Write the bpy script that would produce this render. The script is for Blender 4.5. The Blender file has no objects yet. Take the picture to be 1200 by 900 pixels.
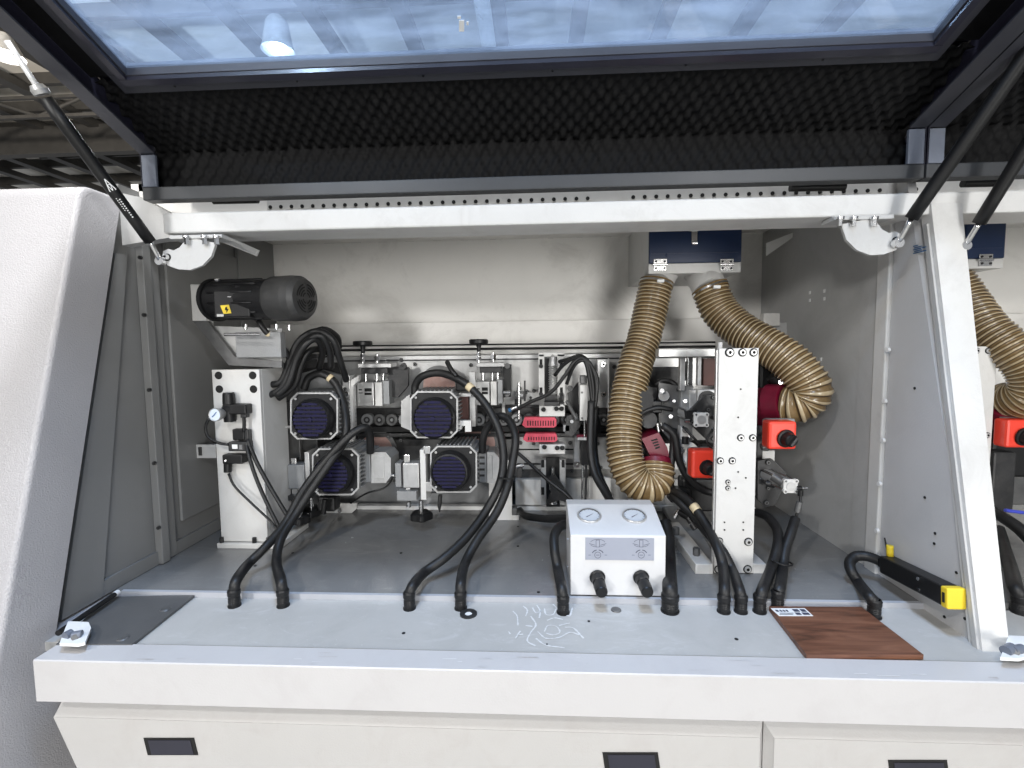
import bpy, bmesh, math, random
from mathutils import Vector, Matrix
random.seed(7)
SC = bpy.context.scene
COL = SC.collection
F = 560.0; CAMZ = 0.6
# ---------------------------------------------------------------- camera solve
_Y = Vector((28.4, 42, -560)).normalized()
_X = Vector((10900, 85, 560)).normalized(); _X = (_X - _Y * _X.dot(_Y)).normalized()
_Z = _X.cross(_Y).normalized()
M3 = Matrix((_X, _Y, _Z))            # rows: world axes in camera space -> world_from_cam
CAMP = Vector((0, 0, CAMZ))
def ray(px, py): return M3 @ Vector((px - 600, -(py - 450), -F))
def P(px, py, Y):
    r = ray(px, py); return CAMP + r * (Y / r.y)
def PZ(px, py, z):
    r = ray(px, py); return CAMP + r * ((z - CAMZ) / r.z)
def PX(px, py, X):
    r = ray(px, py); return CAMP + r * (X / r.x)
cd = bpy.data.cameras.new('camera'); cam = bpy.data.objects.new('camera', cd); COL.objects.link(cam)
cam.matrix_world = Matrix.Translation(CAMP) @ M3.to_4x4()
cd.sensor_width = 36; cd.lens = F / 1200 * 36; cd.clip_start = 0.02; cd.clip_end = 200
SC.camera = cam

# ---------------------------------------------------------------- materials
MATS = {}
def mat(name, c, rough=.5, metal=0, var=.06, nscale=6, bump=0, bscale=150, dirt=0, dcol=(.12,.11,.10), dscale=3, coat=0, emit=None, rvar=.1, spec=.5, dust=0, dustc=(.62,.61,.59)):
    m = bpy.data.materials.new(name); m.use_nodes = True; nt = m.node_tree; N = nt.nodes; L = nt.links
    b = N['Principled BSDF']; tc = N.new('ShaderNodeTexCoord')
    n1 = N.new('ShaderNodeTexNoise'); n1.inputs['Scale'].default_value = nscale; n1.inputs['Detail'].default_value = 6; n1.inputs['Roughness'].default_value = .65
    L.new(tc.outputs['Object'], n1.inputs['Vector'])
    mx = N.new('ShaderNodeMix'); mx.data_type = 'RGBA'
    mx.inputs[6].default_value = tuple(max(0, v * (1 - var)) for v in c) + (1,)
    mx.inputs[7].default_value = tuple(min(1, v * (1 + var)) for v in c) + (1,)
    rp = N.new('ShaderNodeMapRange'); rp.inputs[1].default_value = .3; rp.inputs[2].default_value = .7
    L.new(n1.outputs['Fac'], rp.inputs[0]); L.new(rp.outputs[0], mx.inputs[0])
    out = mx.outputs[2]
    if dirt:
        n2 = N.new('ShaderNodeTexNoise'); n2.inputs['Scale'].default_value = dscale; n2.inputs['Detail'].default_value = 9; n2.inputs['Roughness'].default_value = .7; n2.inputs['Distortion'].default_value = .6
        L.new(tc.outputs['Object'], n2.inputs['Vector'])
        r2 = N.new('ShaderNodeMapRange'); r2.inputs[1].default_value = .5; r2.inputs[2].default_value = .75; r2.inputs[4].default_value = dirt
        L.new(n2.outputs['Fac'], r2.inputs[0])
        m2 = N.new('ShaderNodeMix'); m2.data_type = 'RGBA'; m2.inputs[7].default_value = tuple(dcol) + (1,)
        L.new(r2.outputs[0], m2.inputs[0]); L.new(out, m2.inputs[6]); out = m2.outputs[2]
    if dust:
        mp = N.new('ShaderNodeMapping'); mp.inputs['Scale'].default_value = (3, 9, 5); mp.inputs['Rotation'].default_value = (0, 0, .35); L.new(tc.outputs['Object'], mp.inputs[0])
        n4 = N.new('ShaderNodeTexNoise'); n4.inputs['Scale'].default_value = 2.2; n4.inputs['Detail'].default_value = 12; n4.inputs['Roughness'].default_value = .78; n4.inputs['Distortion'].default_value = 1.2
        L.new(mp.outputs[0], n4.inputs['Vector']); r4 = N.new('ShaderNodeMapRange'); r4.inputs[1].default_value = .54; r4.inputs[2].default_value = .66; r4.inputs[4].default_value = dust
        L.new(n4.outputs['Fac'], r4.inputs[0]); m4 = N.new('ShaderNodeMix'); m4.data_type = 'RGBA'; m4.inputs[7].default_value = tuple(dustc) + (1,)
        L.new(r4.outputs[0], m4.inputs[0]); L.new(out, m4.inputs[6]); out = m4.outputs[2]
        n5 = N.new('ShaderNodeTexVoronoi'); n5.inputs['Scale'].default_value = 60; L.new(tc.outputs['Object'], n5.inputs['Vector'])
        r5 = N.new('ShaderNodeMapRange'); r5.inputs[1].default_value = .10; r5.inputs[2].default_value = .05; r5.inputs[4].default_value = min(1, dust*1.6); L.new(n5.outputs['Distance'], r5.inputs[0])
        g5 = N.new('ShaderNodeMath'); g5.operation = 'GREATER_THAN'; g5.inputs[1].default_value = .62; L.new(n5.outputs['Color'], g5.inputs[0]); h5 = N.new('ShaderNodeMath'); h5.operation = 'MULTIPLY'
        L.new(r5.outputs[0], h5.inputs[0]); L.new(g5.outputs[0], h5.inputs[1]); m5 = N.new('ShaderNodeMix'); m5.data_type = 'RGBA'; m5.inputs[7].default_value = tuple(dustc) + (1,)
        L.new(h5.outputs[0], m5.inputs[0]); L.new(out, m5.inputs[6]); out = m5.outputs[2]
    L.new(out, b.inputs['Base Color'])
    rr = N.new('ShaderNodeMapRange'); rr.inputs[3].default_value = max(.02, rough - rvar); rr.inputs[4].default_value = min(1, rough + rvar)
    L.new(n1.outputs['Fac'], rr.inputs[0]); L.new(rr.outputs[0], b.inputs['Roughness'])
    b.inputs['Metallic'].default_value = metal
    b.inputs['Specular IOR Level'].default_value = spec
    if coat: b.inputs['Coat Weight'].default_value = coat; b.inputs['Coat Roughness'].default_value = .15
    if bump:
        n3 = N.new('ShaderNodeTexNoise'); n3.inputs['Scale'].default_value = bscale; n3.inputs['Detail'].default_value = 2
        L.new(tc.outputs['Object'], n3.inputs['Vector'])
        bp = N.new('ShaderNodeBump'); bp.inputs['Strength'].default_value = bump; bp.inputs['Distance'].default_value = .002
        L.new(n3.outputs['Fac'], bp.inputs['Height']); L.new(bp.outputs[0], b.inputs['Normal'])
    if emit:
        b.inputs['Emission Color'].default_value = tuple(emit[:3]) + (1,); b.inputs['Emission Strength'].default_value = emit[3]
    MATS[name] = m; return m
mat('white_paint', (.60,.595,.58), .42, bump=.12, bscale=260, var=.04, dirt=.4, dcol=(.38,.36,.34), dscale=9)
mat('sill_paint', (.50,.49,.49), .35, bump=.15, bscale=260, var=.02, dirt=.35, dcol=(.42,.40,.40), dscale=11, dust=.12, dustc=(.48,.46,.48))
mat('panel_paint', (.46,.452,.445), .5, bump=.2, bscale=300, var=.02, dirt=.35, dcol=(.38,.35,.34), dscale=12)
mat('grimy_paint', (.46,.44,.43), .5, bump=.2, dirt=.9, dcol=(.27,.22,.20), dscale=9, dust=.5, dustc=(.55,.54,.53))
mat('partition_paint', (.50,.50,.505), .4, bump=.12, bscale=240, var=.03, nscale=3, dirt=.15, dcol=(.33,.33,.33), dscale=8)
mat('bracket_paint', (.48,.48,.475), .4, bump=.1, dirt=.3, dcol=(.3,.29,.28), dscale=20)
mat('cover_paint', (.385,.375,.385), .30, bump=.7, bscale=300, var=.04, nscale=3)
mat('wall_paint', (.74,.725,.695), .38, bump=.12, bscale=240, var=.05, nscale=3, dirt=.5, dcol=(.36,.34,.31), dscale=4)
mat('grey_paint', (.44,.44,.435), .36, bump=.15, bscale=240, var=.05, nscale=3, dirt=.3, dcol=(.2,.2,.19), dscale=4)
mat('shaded_wall', (.19,.19,.187), .34, bump=.12, bscale=240, var=.06, nscale=2, dirt=.3, dcol=(.16,.16,.155), dscale=3)  # shade on the left wall is put into this darker base colour
mat('floor_grey', (.185,.185,.183), .24, bump=.15, bscale=200, var=.08, nscale=4, dirt=.45, dcol=(.115,.115,.113), dscale=5, dust=.22, dustc=(.34,.335,.33))
mat('strip_grey', (.42,.412,.395), .5, bump=.15, bscale=200, var=.06, nscale=5, dirt=.4, dcol=(.30,.295,.28), dscale=6, dust=.4, dustc=(.56,.56,.56))
mat('dark_plate', (.09,.09,.09), .42, bump=.1, var=.15, dirt=.3, dcol=(.16,.155,.15))
mat('bright_white', (.76,.76,.75), .4, var=.02)
mat('aluminium', (.50,.50,.495), .36, .5, bump=.1, bscale=90, var=.15, nscale=12, dirt=.5, dcol=(.2,.185,.17), dscale=18)
mat('cast_grey', (.26,.265,.27), .5, .2, bump=.25, bscale=200, var=.1, nscale=14, dirt=.35, dcol=(.14,.14,.14), dscale=12)
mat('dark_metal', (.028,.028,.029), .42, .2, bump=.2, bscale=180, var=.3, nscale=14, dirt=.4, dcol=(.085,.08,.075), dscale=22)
mat('mid_metal', (.13,.13,.13), .4, .4, bump=.2, bscale=180, var=.25, nscale=14, dirt=.4, dcol=(.07,.07,.07), dscale=14)
mat('steel', (.72,.72,.72), .22, 1, var=.08, nscale=20)
mat('black_plastic', (.009,.009,.0095), .42, var=.2, bump=.1, spec=.35)
mat('black_rubber', (.012,.012,.0125), .45, var=.3, nscale=20, bump=.2, bscale=300, dirt=.25, dcol=(.045,.043,.04), dscale=20, spec=.4)
mat('motor_black', (.010,.010,.011), .45, var=.25, bump=.3, bscale=400, dirt=.25, dcol=(.035,.035,.035), dscale=14, spec=.35)
mat('fan_cover', (.035,.035,.035), .45, var=.2, bump=.2, bscale=400, dirt=.4, dcol=(.08,.075,.07), dscale=30, spec=.4)
mat('grille_blue', (.006,.005,.034), .65, spec=.3, var=.4, nscale=60, dirt=.35, dcol=(.014,.014,.05), dscale=60)
mat('grille_back', (.003,.002,.012), .8, spec=.1)
mat('hole_black', (.006,.006,.006), .8)
mat('navy', (.006,.020,.065), .3, var=.1, coat=.15)
mat('hose_rib', (.40,.32,.20), .18, var=.25, nscale=25, coat=.6, dirt=.5, dcol=(.15,.105,.055), dscale=7)
mat('hose_valley', (.165,.108,.048), .22, var=.35, nscale=20, dirt=.3, dcol=(.16,.12,.07), dscale=9)
mat('red_box', (.82,.055,.03), .35, var=.06, coat=.3)
mat('crimson', (.14,.004,.02), .38, var=.2, nscale=20, dirt=.35, dcol=(.09,.03,.035), dscale=20)
mat('comb_red', (.55,.05,.09), .4, var=.15, nscale=40)
mat('yellow', (.75,.55,.03), .45, var=.08)
mat('cream', (.62,.52,.34), .6, var=.1, nscale=60)
mat('label_white', (.75,.76,.76), .5, var=.03)
mat('label_blue', (.30,.32,.38), .35, var=.05)
mat('line_dark', (.05,.055,.09), .6)
mat('foam', (.0035,.0035,.004), .7, var=.4, nscale=8, bump=.4, bscale=700, spec=.22)
mat('hood_grey', (.035,.036,.045), .42, var=.1, bump=.1)
mat('hood_edge', (.12,.135,.17), .4, var=.1, bump=.15, dirt=.2, dcol=(.10,.10,.11))
mat('hood_dark', (.016,.016,.028), .32, var=.2, coat=.3)
mat('hood_bar', (.032,.034,.037), .42, var=.1, bump=.1)
mat('box_white', (.60,.60,.605), .4, var=.03, dirt=.15, dcol=(.4,.4,.4), dscale=20)
mat('gasket', (.008,.008,.01), .3, coat=.5)
mat('dial', (.55,.58,.62), .35, var=.04)
mat('dial_blue', (.62,.70,.80), .3, var=.04)
mat('chalk', (.66,.66,.655), .8)
mat('chain_dark', (.05,.05,.05), .38, .5, var=.4, nscale=30, dirt=.4, dcol=(.26,.25,.24), dscale=25)
mat('roof_panel', (.66,.63,.57), .7, var=.12, nscale=1.5)
mat('roof_beam', (.035,.033,.03), .6, var=.2)
mat('pipe_white', (.8,.8,.8), .3, .3)
mat('concrete', (.33,.33,.32), .7, var=.1, nscale=2)
mat('lamp_glow', (1,1,1), .5, emit=(1,.97,.92,30))
mat('blue_print', (.03,.12,.28), .5)
mat('tube_blue', (.05,.07,.5), .4)  # saturated blue of the tube in the next bay
mat('step_paint', (.40,.41,.44), .35, bump=.1, dirt=.3, dcol=(.28,.28,.29))
mat('hose_line', (.05,.028,.010), .35, var=.2)
mat('rust_brown', (.07,.025,.02), .6, var=.3)
def wood():
    m = bpy.data.materials.new('walnut'); m.use_nodes = True; N = m.node_tree.nodes; L = m.node_tree.links; b = N['Principled BSDF']
    tc = N.new('ShaderNodeTexCoord'); mp = N.new('ShaderNodeMapping'); mp.inputs['Scale'].default_value = (4, 34, 34)
    n = N.new('ShaderNodeTexNoise'); n.inputs['Scale'].default_value = 1.4; n.inputs['Detail'].default_value = 8; n.inputs['Distortion'].default_value = 1.2
    cr = N.new('ShaderNodeValToRGB'); cr.color_ramp.elements[0].position = .3; cr.color_ramp.elements[0].color = (.060,.026,.015,1)
    cr.color_ramp.elements[1].position = .7; cr.color_ramp.elements[1].color = (.21,.095,.055,1)
    e = cr.color_ramp.elements.new(.5); e.color = (.14,.058,.033,1)
    L.new(tc.outputs['Object'], mp.inputs[0]); L.new(mp.outputs[0], n.inputs['Vector']); L.new(n.outputs['Fac'], cr.inputs[0]); L.new(cr.outputs[0], b.inputs['Base Color'])
    b.inputs['Roughness'].default_value = .42; MATS['walnut'] = m
mat('dust_red', (.36,.22,.19), .6, var=.25, nscale=25, dirt=.6, dcol=(.45,.42,.38), dscale=20)
wood()
def glass():
    m = bpy.data.materials.new('dusty_glass'); m.use_nodes = True; N = m.node_tree.nodes; L = m.node_tree.links
    N.remove(N['Principled BSDF']); out = N['Material Output']
    tc = N.new('ShaderNodeTexCoord'); mp = N.new('ShaderNodeMapping'); mp.inputs['Scale'].default_value = (3, 22, 3); mp.inputs['Rotation'].default_value = (0, 0, .1)
    n = N.new('ShaderNodeTexNoise'); n.inputs['Scale'].default_value = 1.5; n.inputs['Detail'].default_value = 10; n.inputs['Roughness'].default_value = .7
    mr = N.new('ShaderNodeMapRange'); mr.inputs[1].default_value = .35; mr.inputs[2].default_value = .75; mr.inputs[3].default_value = .08; mr.inputs[4].default_value = .30
    tr = N.new('ShaderNodeBsdfTransparent'); tr.inputs[0].default_value = (.68,.82,1,1)
    df = N.new('ShaderNodeBsdfTranslucent'); df.inputs[0].default_value = (.66,.76,.95,1)
    d2 = N.new('ShaderNodeBsdfDiffuse'); d2.inputs[0].default_value = (.66,.76,.95,1)
    ma = N.new('ShaderNodeMixShader'); ma.inputs[0].default_value = .3
    L.new(df.outputs[0], ma.inputs[1]); L.new(d2.outputs[0], ma.inputs[2])
    mb_ = N.new('ShaderNodeMixShader')
    gl = N.new('ShaderNodeBsdfGlossy'); gl.inputs['Roughness'].default_value = .04; 
    mg = N.new('ShaderNodeMixShader')
    L.new(tc.outputs['Object'], mp.inputs[0]); L.new(mp.outputs[0], n.inputs['Vector']); L.new(n.outputs['Fac'], mr.inputs[0])
    L.new(mr.outputs[0], mb_.inputs[0]); L.new(tr.outputs[0], mb_.inputs[1]); L.new(ma.outputs[0], mb_.inputs[2])
    mg.inputs[0].default_value = .07; L.new(mb_.outputs[0], mg.inputs[1]); L.new(gl.outputs[0], mg.inputs[2]); L.new(mg.outputs[0], out.inputs[0])
    MATS['dusty_glass'] = m
glass()

# ---------------------------------------------------------------- mesh builder
class MB:
    def __init__(s): s.v = []; s.f = []; s.m = []; s.mats = []; s.sm = []
    def mi(s, m):
        if m not in s.mats: s.mats.append(m)
        return s.mats.index(m)
    def add(s, vs, fs, m, smooth=False):
        o = len(s.v); s.v += [Vector(v) for v in vs]; k = s.mi(m)
        for f in fs: s.f.append(tuple(i + o for i in f)); s.m.append(k); s.sm.append(smooth)
        return s
    def box(s, c, size, m, bev=0, rot=None):
        bm = bmesh.new(); bmesh.ops.create_cube(bm, size=1)
        for v in bm.verts: v.co = Vector((v.co.x * size[0], v.co.y * size[1], v.co.z * size[2]))
        if bev: bmesh.ops.bevel(bm, geom=bm.edges[:], offset=min(bev, min(size) * .45), segments=2, affect='EDGES', profile=.5)
        bm.verts.index_update(); R = rot if rot else Matrix.Identity(3)
        s.add([R @ v.co + Vector(c) for v in bm.verts], [[v.index for v in f.verts] for f in bm.faces], m, False); bm.free(); return s
    def pb(s, x0, y0, x1, y1, Y, d, m, bev=.0015):      # box whose front face covers these pixels at depth Y
        a = P(x0, (y0 + y1) / 2, Y); b = P(x1, (y0 + y1) / 2, Y); t = P((x0 + x1) / 2, y0, Y); u = P((x0 + x1) / 2, y1, Y)
        return s.box(((a.x + b.x) / 2, Y + d / 2, (t.z + u.z) / 2), (b.x - a.x, d, t.z - u.z), m, bev)
    def bb(s, x0, x1, y0, y1, z0, z1, m, bev=.0):
        return s.box(((x0+x1)/2, (y0+y1)/2, (z0+z1)/2), (x1-x0, y1-y0, z1-z0), m, bev)
    def cyl(s, a, b, r, m, seg=20, r2=None, caps=True, smooth=True):
        a = Vector(a); b = Vector(b); r2 = r if r2 is None else r2; d = (b - a).normalized()
        u = d.orthogonal().normalized(); w = d.cross(u); vs = []
        for q, rr in ((a, r), (b, r2)):
            for i in range(seg):
                t = 2 * math.pi * i / seg; vs.append(q + (u * math.cos(t) + w * math.sin(t)) * rr)
        s.add(vs, [(i, (i+1) % seg, seg + (i+1) % seg, seg + i) for i in range(seg)], m, smooth)
        if caps: s.add(vs, [tuple(range(seg))[::-1], tuple(range(seg, 2*seg))], m, False)
        return s
    def lathe(s, a, d, prof, m, seg=28, smooth=True):    # prof: (dist along d, radius[, material])
        a = Vector(a); d = Vector(d).normalized(); u = d.orthogonal().normalized(); w = d.cross(u)
        for k in range(len(prof) - 1):
            vs = []
            for h, r in (prof[k][:2], prof[k+1][:2]):
                for i in range(seg):
                    t = 2*math.pi*i/seg; vs.append(a + d*h + (u*math.cos(t) + w*math.sin(t))*max(r, 1e-5))
            mm = prof[k][2] if len(prof[k]) > 2 else m
            s.add(vs, [(i, (i+1) % seg, seg+(i+1) % seg, seg+i) for i in range(seg)], mm, smooth)
        return s
    def prism(s, pts, off, m):                            # polygon pts (3D) extruded by vector off
        n = len(pts); off = Vector(off); vs = [Vector(p) for p in pts] + [Vector(p) + off for p in pts]
        return s.add(vs, [tuple(range(n)), tuple(range(n, 2*n))[::-1]] + [(i, n+i, n+(i+1) % n, (i+1) % n) for i in range(n)], m)
    def pp(s, pix, Y, d, m): return s.prism([P(x, y, Y) for x, y in pix], (0, d, 0), m)
    def quad(s, a, b, c, d, m): return s.add([a, b, c, d], [(0, 1, 2, 3)], m)
    def tube(s, pts, r, m, seg=12, step=.012, caps=True, rf=None, mf=None):
        pts = smooth_path(pts, step); n = len(pts); vs = []; up = None
        for i, p in enumerate(pts):
            t = (pts[min(i+1, n-1)] - pts[max(i-1, 0)]).normalized()
            if up is None: up = t.orthogonal().normalized()
            else: up = (up - t * up.dot(t)).normalized()
            w = t.cross(up); rr = rf(i, n) if rf else r
            for k in range(seg):
                a = 2*math.pi*k/seg; vs.append(p + (up*math.cos(a) + w*math.sin(a))*rr)
        for i in range(n-1):
            fs = [(i*seg+k, i*seg+(k+1) % seg, (i+1)*seg+(k+1) % seg, (i+1)*seg+k) for k in range(seg)]
            o = len(s.v) if i == 0 else o
            if i == 0: s.v += vs
            kk = s.mi(mf(i) if mf else m)
            for f in fs: s.f.append(tuple(j+o for j in f)); s.m.append(kk); s.sm.append(True)
        if caps:
            kk = s.mi(m)
            s.f.append(tuple(range(o, o+seg))[::-1]); s.m.append(kk); s.sm.append(False)
            s.f.append(tuple(range(o+(n-1)*seg, o+n*seg))); s.m.append(kk); s.sm.append(False)
        return s
def smooth_path(pts, step):
    pts = [Vector(p) for p in pts]
    if len(pts) == 2: dense = [pts[0].lerp(pts[1], i/20) for i in range(21)]
    else:
        q = [pts[0]*2 - pts[1]] + pts + [pts[-1]*2 - pts[-2]]; dense = []
        for i in range(1, len(q)-2):
            for k in range(16):
                t = k/16; a, b, c, d = q[i-1], q[i], q[i+1], q[i+2]
                dense.append(.5*((2*b) + (c-a)*t + (2*a-5*b+4*c-d)*t*t + (3*b-a-3*c+d)*t**3))
        dense.append(q[-2])
    out = [dense[0]]; acc = 0
    for a, b in zip(dense, dense[1:]):
        L = (b-a).length; 
        while acc + L >= step and L > 0:
            a = a.lerp(b, (step-acc)/L); out.append(a); L = (b-a).length; acc = 0
        acc += L
    if (out[-1]-dense[-1]).length > step*.3: out.append(dense[-1])
    return out
OFF = {}
def build(name, mb, parent=None, label=None, loc=None):
    off = OFF[parent.name] if parent else (Vector(loc) if loc is not None else Vector((0,0,0)))
    me = bpy.data.meshes.new(name); me.from_pydata([v - off for v in mb.v], [], mb.f)
    for m in mb.mats: me.materials.append(MATS[m])
    me.polygons.foreach_set('material_index', mb.m); me.polygons.foreach_set('use_smooth', mb.sm)
    bm = bmesh.new(); bm.from_mesh(me); bmesh.ops.recalc_face_normals(bm, faces=bm.faces[:]); bm.to_mesh(me); bm.free(); me.update()
    o = bpy.data.objects.new(name, me); COL.objects.link(o)
    if parent: o.parent = parent
    else: o.location = off
    OFF[o.name] = off
    if label: o['label'] = label
    return o
def thing(name, label, cat, loc, group=None, kind=None):
    o = bpy.data.objects.new(name, None); COL.objects.link(o); o.location = loc; o.empty_display_size = .05
    o['label'] = label; o['category'] = cat
    if group: o['group'] = group
    OFF[o.name] = Vector(loc); return o
def tag(o, label, cat, group=None, kind=None):
    o['label'] = label; o['category'] = cat
    if group: o['group'] = group
    if kind: o['kind'] = kind
    return o
def bolt(mb, c, r, d=(0,-1,0), h=.004, ring='steel'):
    mb.lathe(c, d, [(0, r, 'hole_black'), (.0007, r*.97, 'hole_black'), (.0007, r*.74), (h, r*.68), (h, r*.36, 'hole_black'), (h*.3, r*.33, 'hole_black'), (h*.3, 0)], ring, seg=14)
# ================================================================ factory around the machine
GZ = -.75
o = build('floor', MB().bb(-12, 12, -8, 14, GZ-.1, GZ, 'concrete')); o['kind'] = 'structure'
RZ = 5.6
o = build('ceiling', MB().bb(-30, 30, -8, 30, RZ, RZ+.1, 'roof_panel')); o['kind'] = 'structure'
for i, y in enumerate([5.0, 6.95, 8.5, 9.4, 10.2, 11.1, 12.1, 13.2, 14.6, 16.2, 18.5, 21]):
    b = build('roof_purlin', MB().bb(-26, 12, y-.05, y+.05, RZ-.2, RZ-.003, 'roof_beam', .004))
    tag(b, 'dark roof purlin running across the factory ceiling beyond the raised hood', 'roof beam', 'roof purlins')
for i, x in enumerate([-17.8,-16.4,-15,-13.7,-12.6,-11.5,-10.3,-9.1,-7.9,-6.7,-5.5,-4.3,-3.1,-1.85,-.5,.65,1.9,3.1,4.4]):
    b = build('roof_rafter', MB().bb(x-.11, x+.11, -2, 22, RZ-.34, RZ-.203, 'roof_beam', .004))
    tag(b, 'dark roof rafter running away from the viewer under the pale roof panels', 'roof beam', 'roof rafters')
g = build('roof_girder', MB().bb(-20, 12, 9.8, 10.0, P(80,179,9.8).z, P(80,146,9.8).z, 'roof_beam', .01))
tag(g, 'deep dark girder crossing above the white end cover at the left', 'girder')
g = build('roof_girder', MB().bb(-22, -3.2, 12.8, 13.0, P(80,197,12.8).z, P(80,190,12.8).z, 'roof_beam', .01))
tag(g, 'lower thin dark girder just above the top of the white end cover', 'girder')
g = build('roof_pipe', MB().cyl((P(566,10,5.3).x, -1, P(566,10,5.3).z), (P(566,10,5.3).x, 9, P(566,10,5.3).z), .085, 'pipe_white', 18))
tag(g, 'bright pale pipe seen through the dusty hood window near its middle', 'pipe')
o = build('wall', MB().bb(-30, 30, 30.01, 30.2, GZ, RZ-.001, 'roof_beam')); tag(o, 'dark far wall of the factory hall barely seen above the end cover', 'wall')
def truss(y, x0, x1, z0, z1, n, label):
    t = thing('roof_truss', label, 'truss', ((x0+x1)/2, y, z0), 'open roof trusses')
    build('chord', MB().bb(x0, x1, y-.03, y+.03, z1-.05, z1, 'roof_beam'), t); build('chord', MB().bb(x0, x1, y-.03, y+.03, z0, z0+.05, 'roof_beam'), t)
    for i in range(n):
        a = x0+(x1-x0)*i/n; c = x0+(x1-x0)*(i+1)/n; zz = (z0+.03, z1-.03) if i % 2 else (z1-.03, z0+.03)
        build('web_bar', MB().cyl((a, y, zz[0]), (c, y, zz[1]), .03, 'roof_beam', 6), t)
truss(8.0, -11, -3.2, P(60,138,8.0).z, P(60,112,8.0).z, 9, 'nearer open dark roof truss seen past the left gas strut')
truss(11.4, -12, -4.2, P(60,186,11.4).z, P(60,160,11.4).z, 10, 'farther open dark roof truss low above the white end cover')
def high_bay(loc, power, label, r=.22, col=(1, .96, .9)):
    t = thing('high_bay_lamp', label, 'lamp', loc, 'high bay lamps')
    x, y, z = loc
    build('lamp_shade', MB().lathe((x, y, z+.3), (0,0,-1), [(0,.06),(.05,.1),(.28,r+.05),(.3,r+.06)], 'aluminium', 24), t)
    build('lamp_disc', MB().cyl((x, y, z+.02), (x, y, z+.03), r, 'lamp_glow', 24), t)
    ld = bpy.data.lights.new('lamp_light', 'AREA'); ld.shape = 'DISK'; ld.size = r*2; ld.energy = power; ld.color = col
    lo = bpy.data.objects.new('lamp_light', ld); COL.objects.link(lo); lo.location = (0, 0, 0); lo.parent = t
    return t
p = P(6, 66, 6.6); high_bay(tuple(p), 60, 'glowing ceiling lamp at the upper left corner beyond the gas strut', .16, (1,.85,.7))
p = P(326, 60, 4.6); high_bay(tuple(p), 40, 'small bright lamp seen through the hood window at lower left', .09, (.85,.92,1))

# ================================================================ enclosure of the machine
XL, XR, YB, ZC = -1.06, .872, 1.92, CAMZ+.43
XR2 = 2.6
enc = thing('machine_enclosure', 'long white sheet metal machine cabinet with an open bay, sill and drawer panels', 'machine', (0, 1.4, 0))
# planes of the slanted front
def fy(z): return .927 + .2475*z        # front plane depth at world height z (top .876 -> 1.06, 0 -> .934)
m = MB(); m.bb(XL-.03, XR2, YB, YB+.02, -.02, ZC, 'wall_paint')
m.bb(XL+.004, XR2, 1.86, YB-.003, .02, P(400, 379, 1.86).z, 'wall_paint', .003)
build('back_wall', m, enc)
m = MB(); m.prism([Vector((XL-.02, .94, -.02)), Vector((XL-.02, YB-.003, -.02)), Vector((XL-.02, YB-.003, ZC)), Vector((XL-.02, 1.20, ZC)), Vector((XL-.02, 1.165, CAMZ+.30))], (.02,0,0), 'shaded_wall')
m.prism([Vector((XL+.001, .96, .014)), Vector((XL+.001, 1.06, .014)), Vector((XL+.001, 1.20, CAMZ+.25)), Vector((XL+.001, 1.165, CAMZ+.25))], (.01,0,0), 'shaded_wall')
m.bb(XL+.001, XL+.010, 1.33, 1.70, .10, ZC-.10, 'shaded_wall', .003)
m.bb(XL+.001, XL+.022, 1.235, 1.262, .014, ZC-.02, 'shaded_wall', .002)
m.bb(XL+.001, XL+.012, 1.262, 1.30, .014, ZC-.02, 'shaded_wall', .002)
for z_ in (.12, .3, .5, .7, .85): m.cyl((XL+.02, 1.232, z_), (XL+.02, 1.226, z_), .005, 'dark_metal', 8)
m.prism([Vector((XL+.001,1.05,.0135)), Vector((XL+.001,1.9,.0135)), Vector((XL+.001,1.9,.05)), Vector((XL+.001,1.05,.05))], (.008,0,0), 'shaded_wall')
m.bb(XL+.001, XL+.016, 1.66, 1.74, .02, ZC-.02, 'shaded_wall', .002)
build('side_wall', m, enc)
m = MB(); YS1, YS2, YS3 = PX(1004,500,XR).y, PX(1023,500,XR).y, PX(1037,500,XR).y
m.bb(XR, XR+.018, YS1+.004, YB-.003, -.02, ZC, 'grey_paint')
m.bb(XR-.003, XR+.018, YS2+.001, YS1, -.02, ZC, 'grey_paint')
for (x, y) in [(949,343),(949,352),(966,341),(966,350),(962,421)]: 
    q = PX(x, y, XR-.001); m.box(q, (.002, .008, .010), 'bright_white')
build('partition_wall', m, enc)
m = MB(); m.bb(XR-.008, XR+.02, YS3, YS2, -.02, ZC, 'white_paint', .003)
for (x, y) in [(1042,410),(1038,470),(1036,516),(1032,567),(1029,622)]:
    q = PX(x, y, XR-.009); m.cyl(q, q+Vector((-.006,0,0)), .006, 'bright_white', 10)
build('wall_strip', m, enc)
# near part of the partition, cut to the slanted front
zt = ZC
def part_panel(x0, x1, mt):
    mm = MB(); pts = [(x0, fy(-.02)+.03, -.02), (x0, fy(zt)+.03, zt), (x0, YS3-.003, zt), (x0, YS3-.003, -.02)]
    return mm.prism([Vector(q) for q in pts], (x1-x0, 0, 0), mt)
m = part_panel(XR, XR+.02, 'partition_paint')
for (x, y) in [(1084,583),(1119,582),(1096,625),(1095,637),(1130,640),(1130,653),(1121,671),(1131,725),(1107,723),(1142,760),(1030,470),(1072,455)]:
    q = PX(x, y, XR-.0005); m.cyl(q, q+Vector((-.0012,0,0)), .0032, 'hole_black', 8)
for i in range(7):       # smudged blue round mark
    q = PX(1076 + (i % 3 - 1)*3, 288 + i*1.4, XR-.0012); m.box(q, (.001, .014+.008*(i % 3), .0022), 'blue_print')
build('partition_panel', m, enc)
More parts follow.
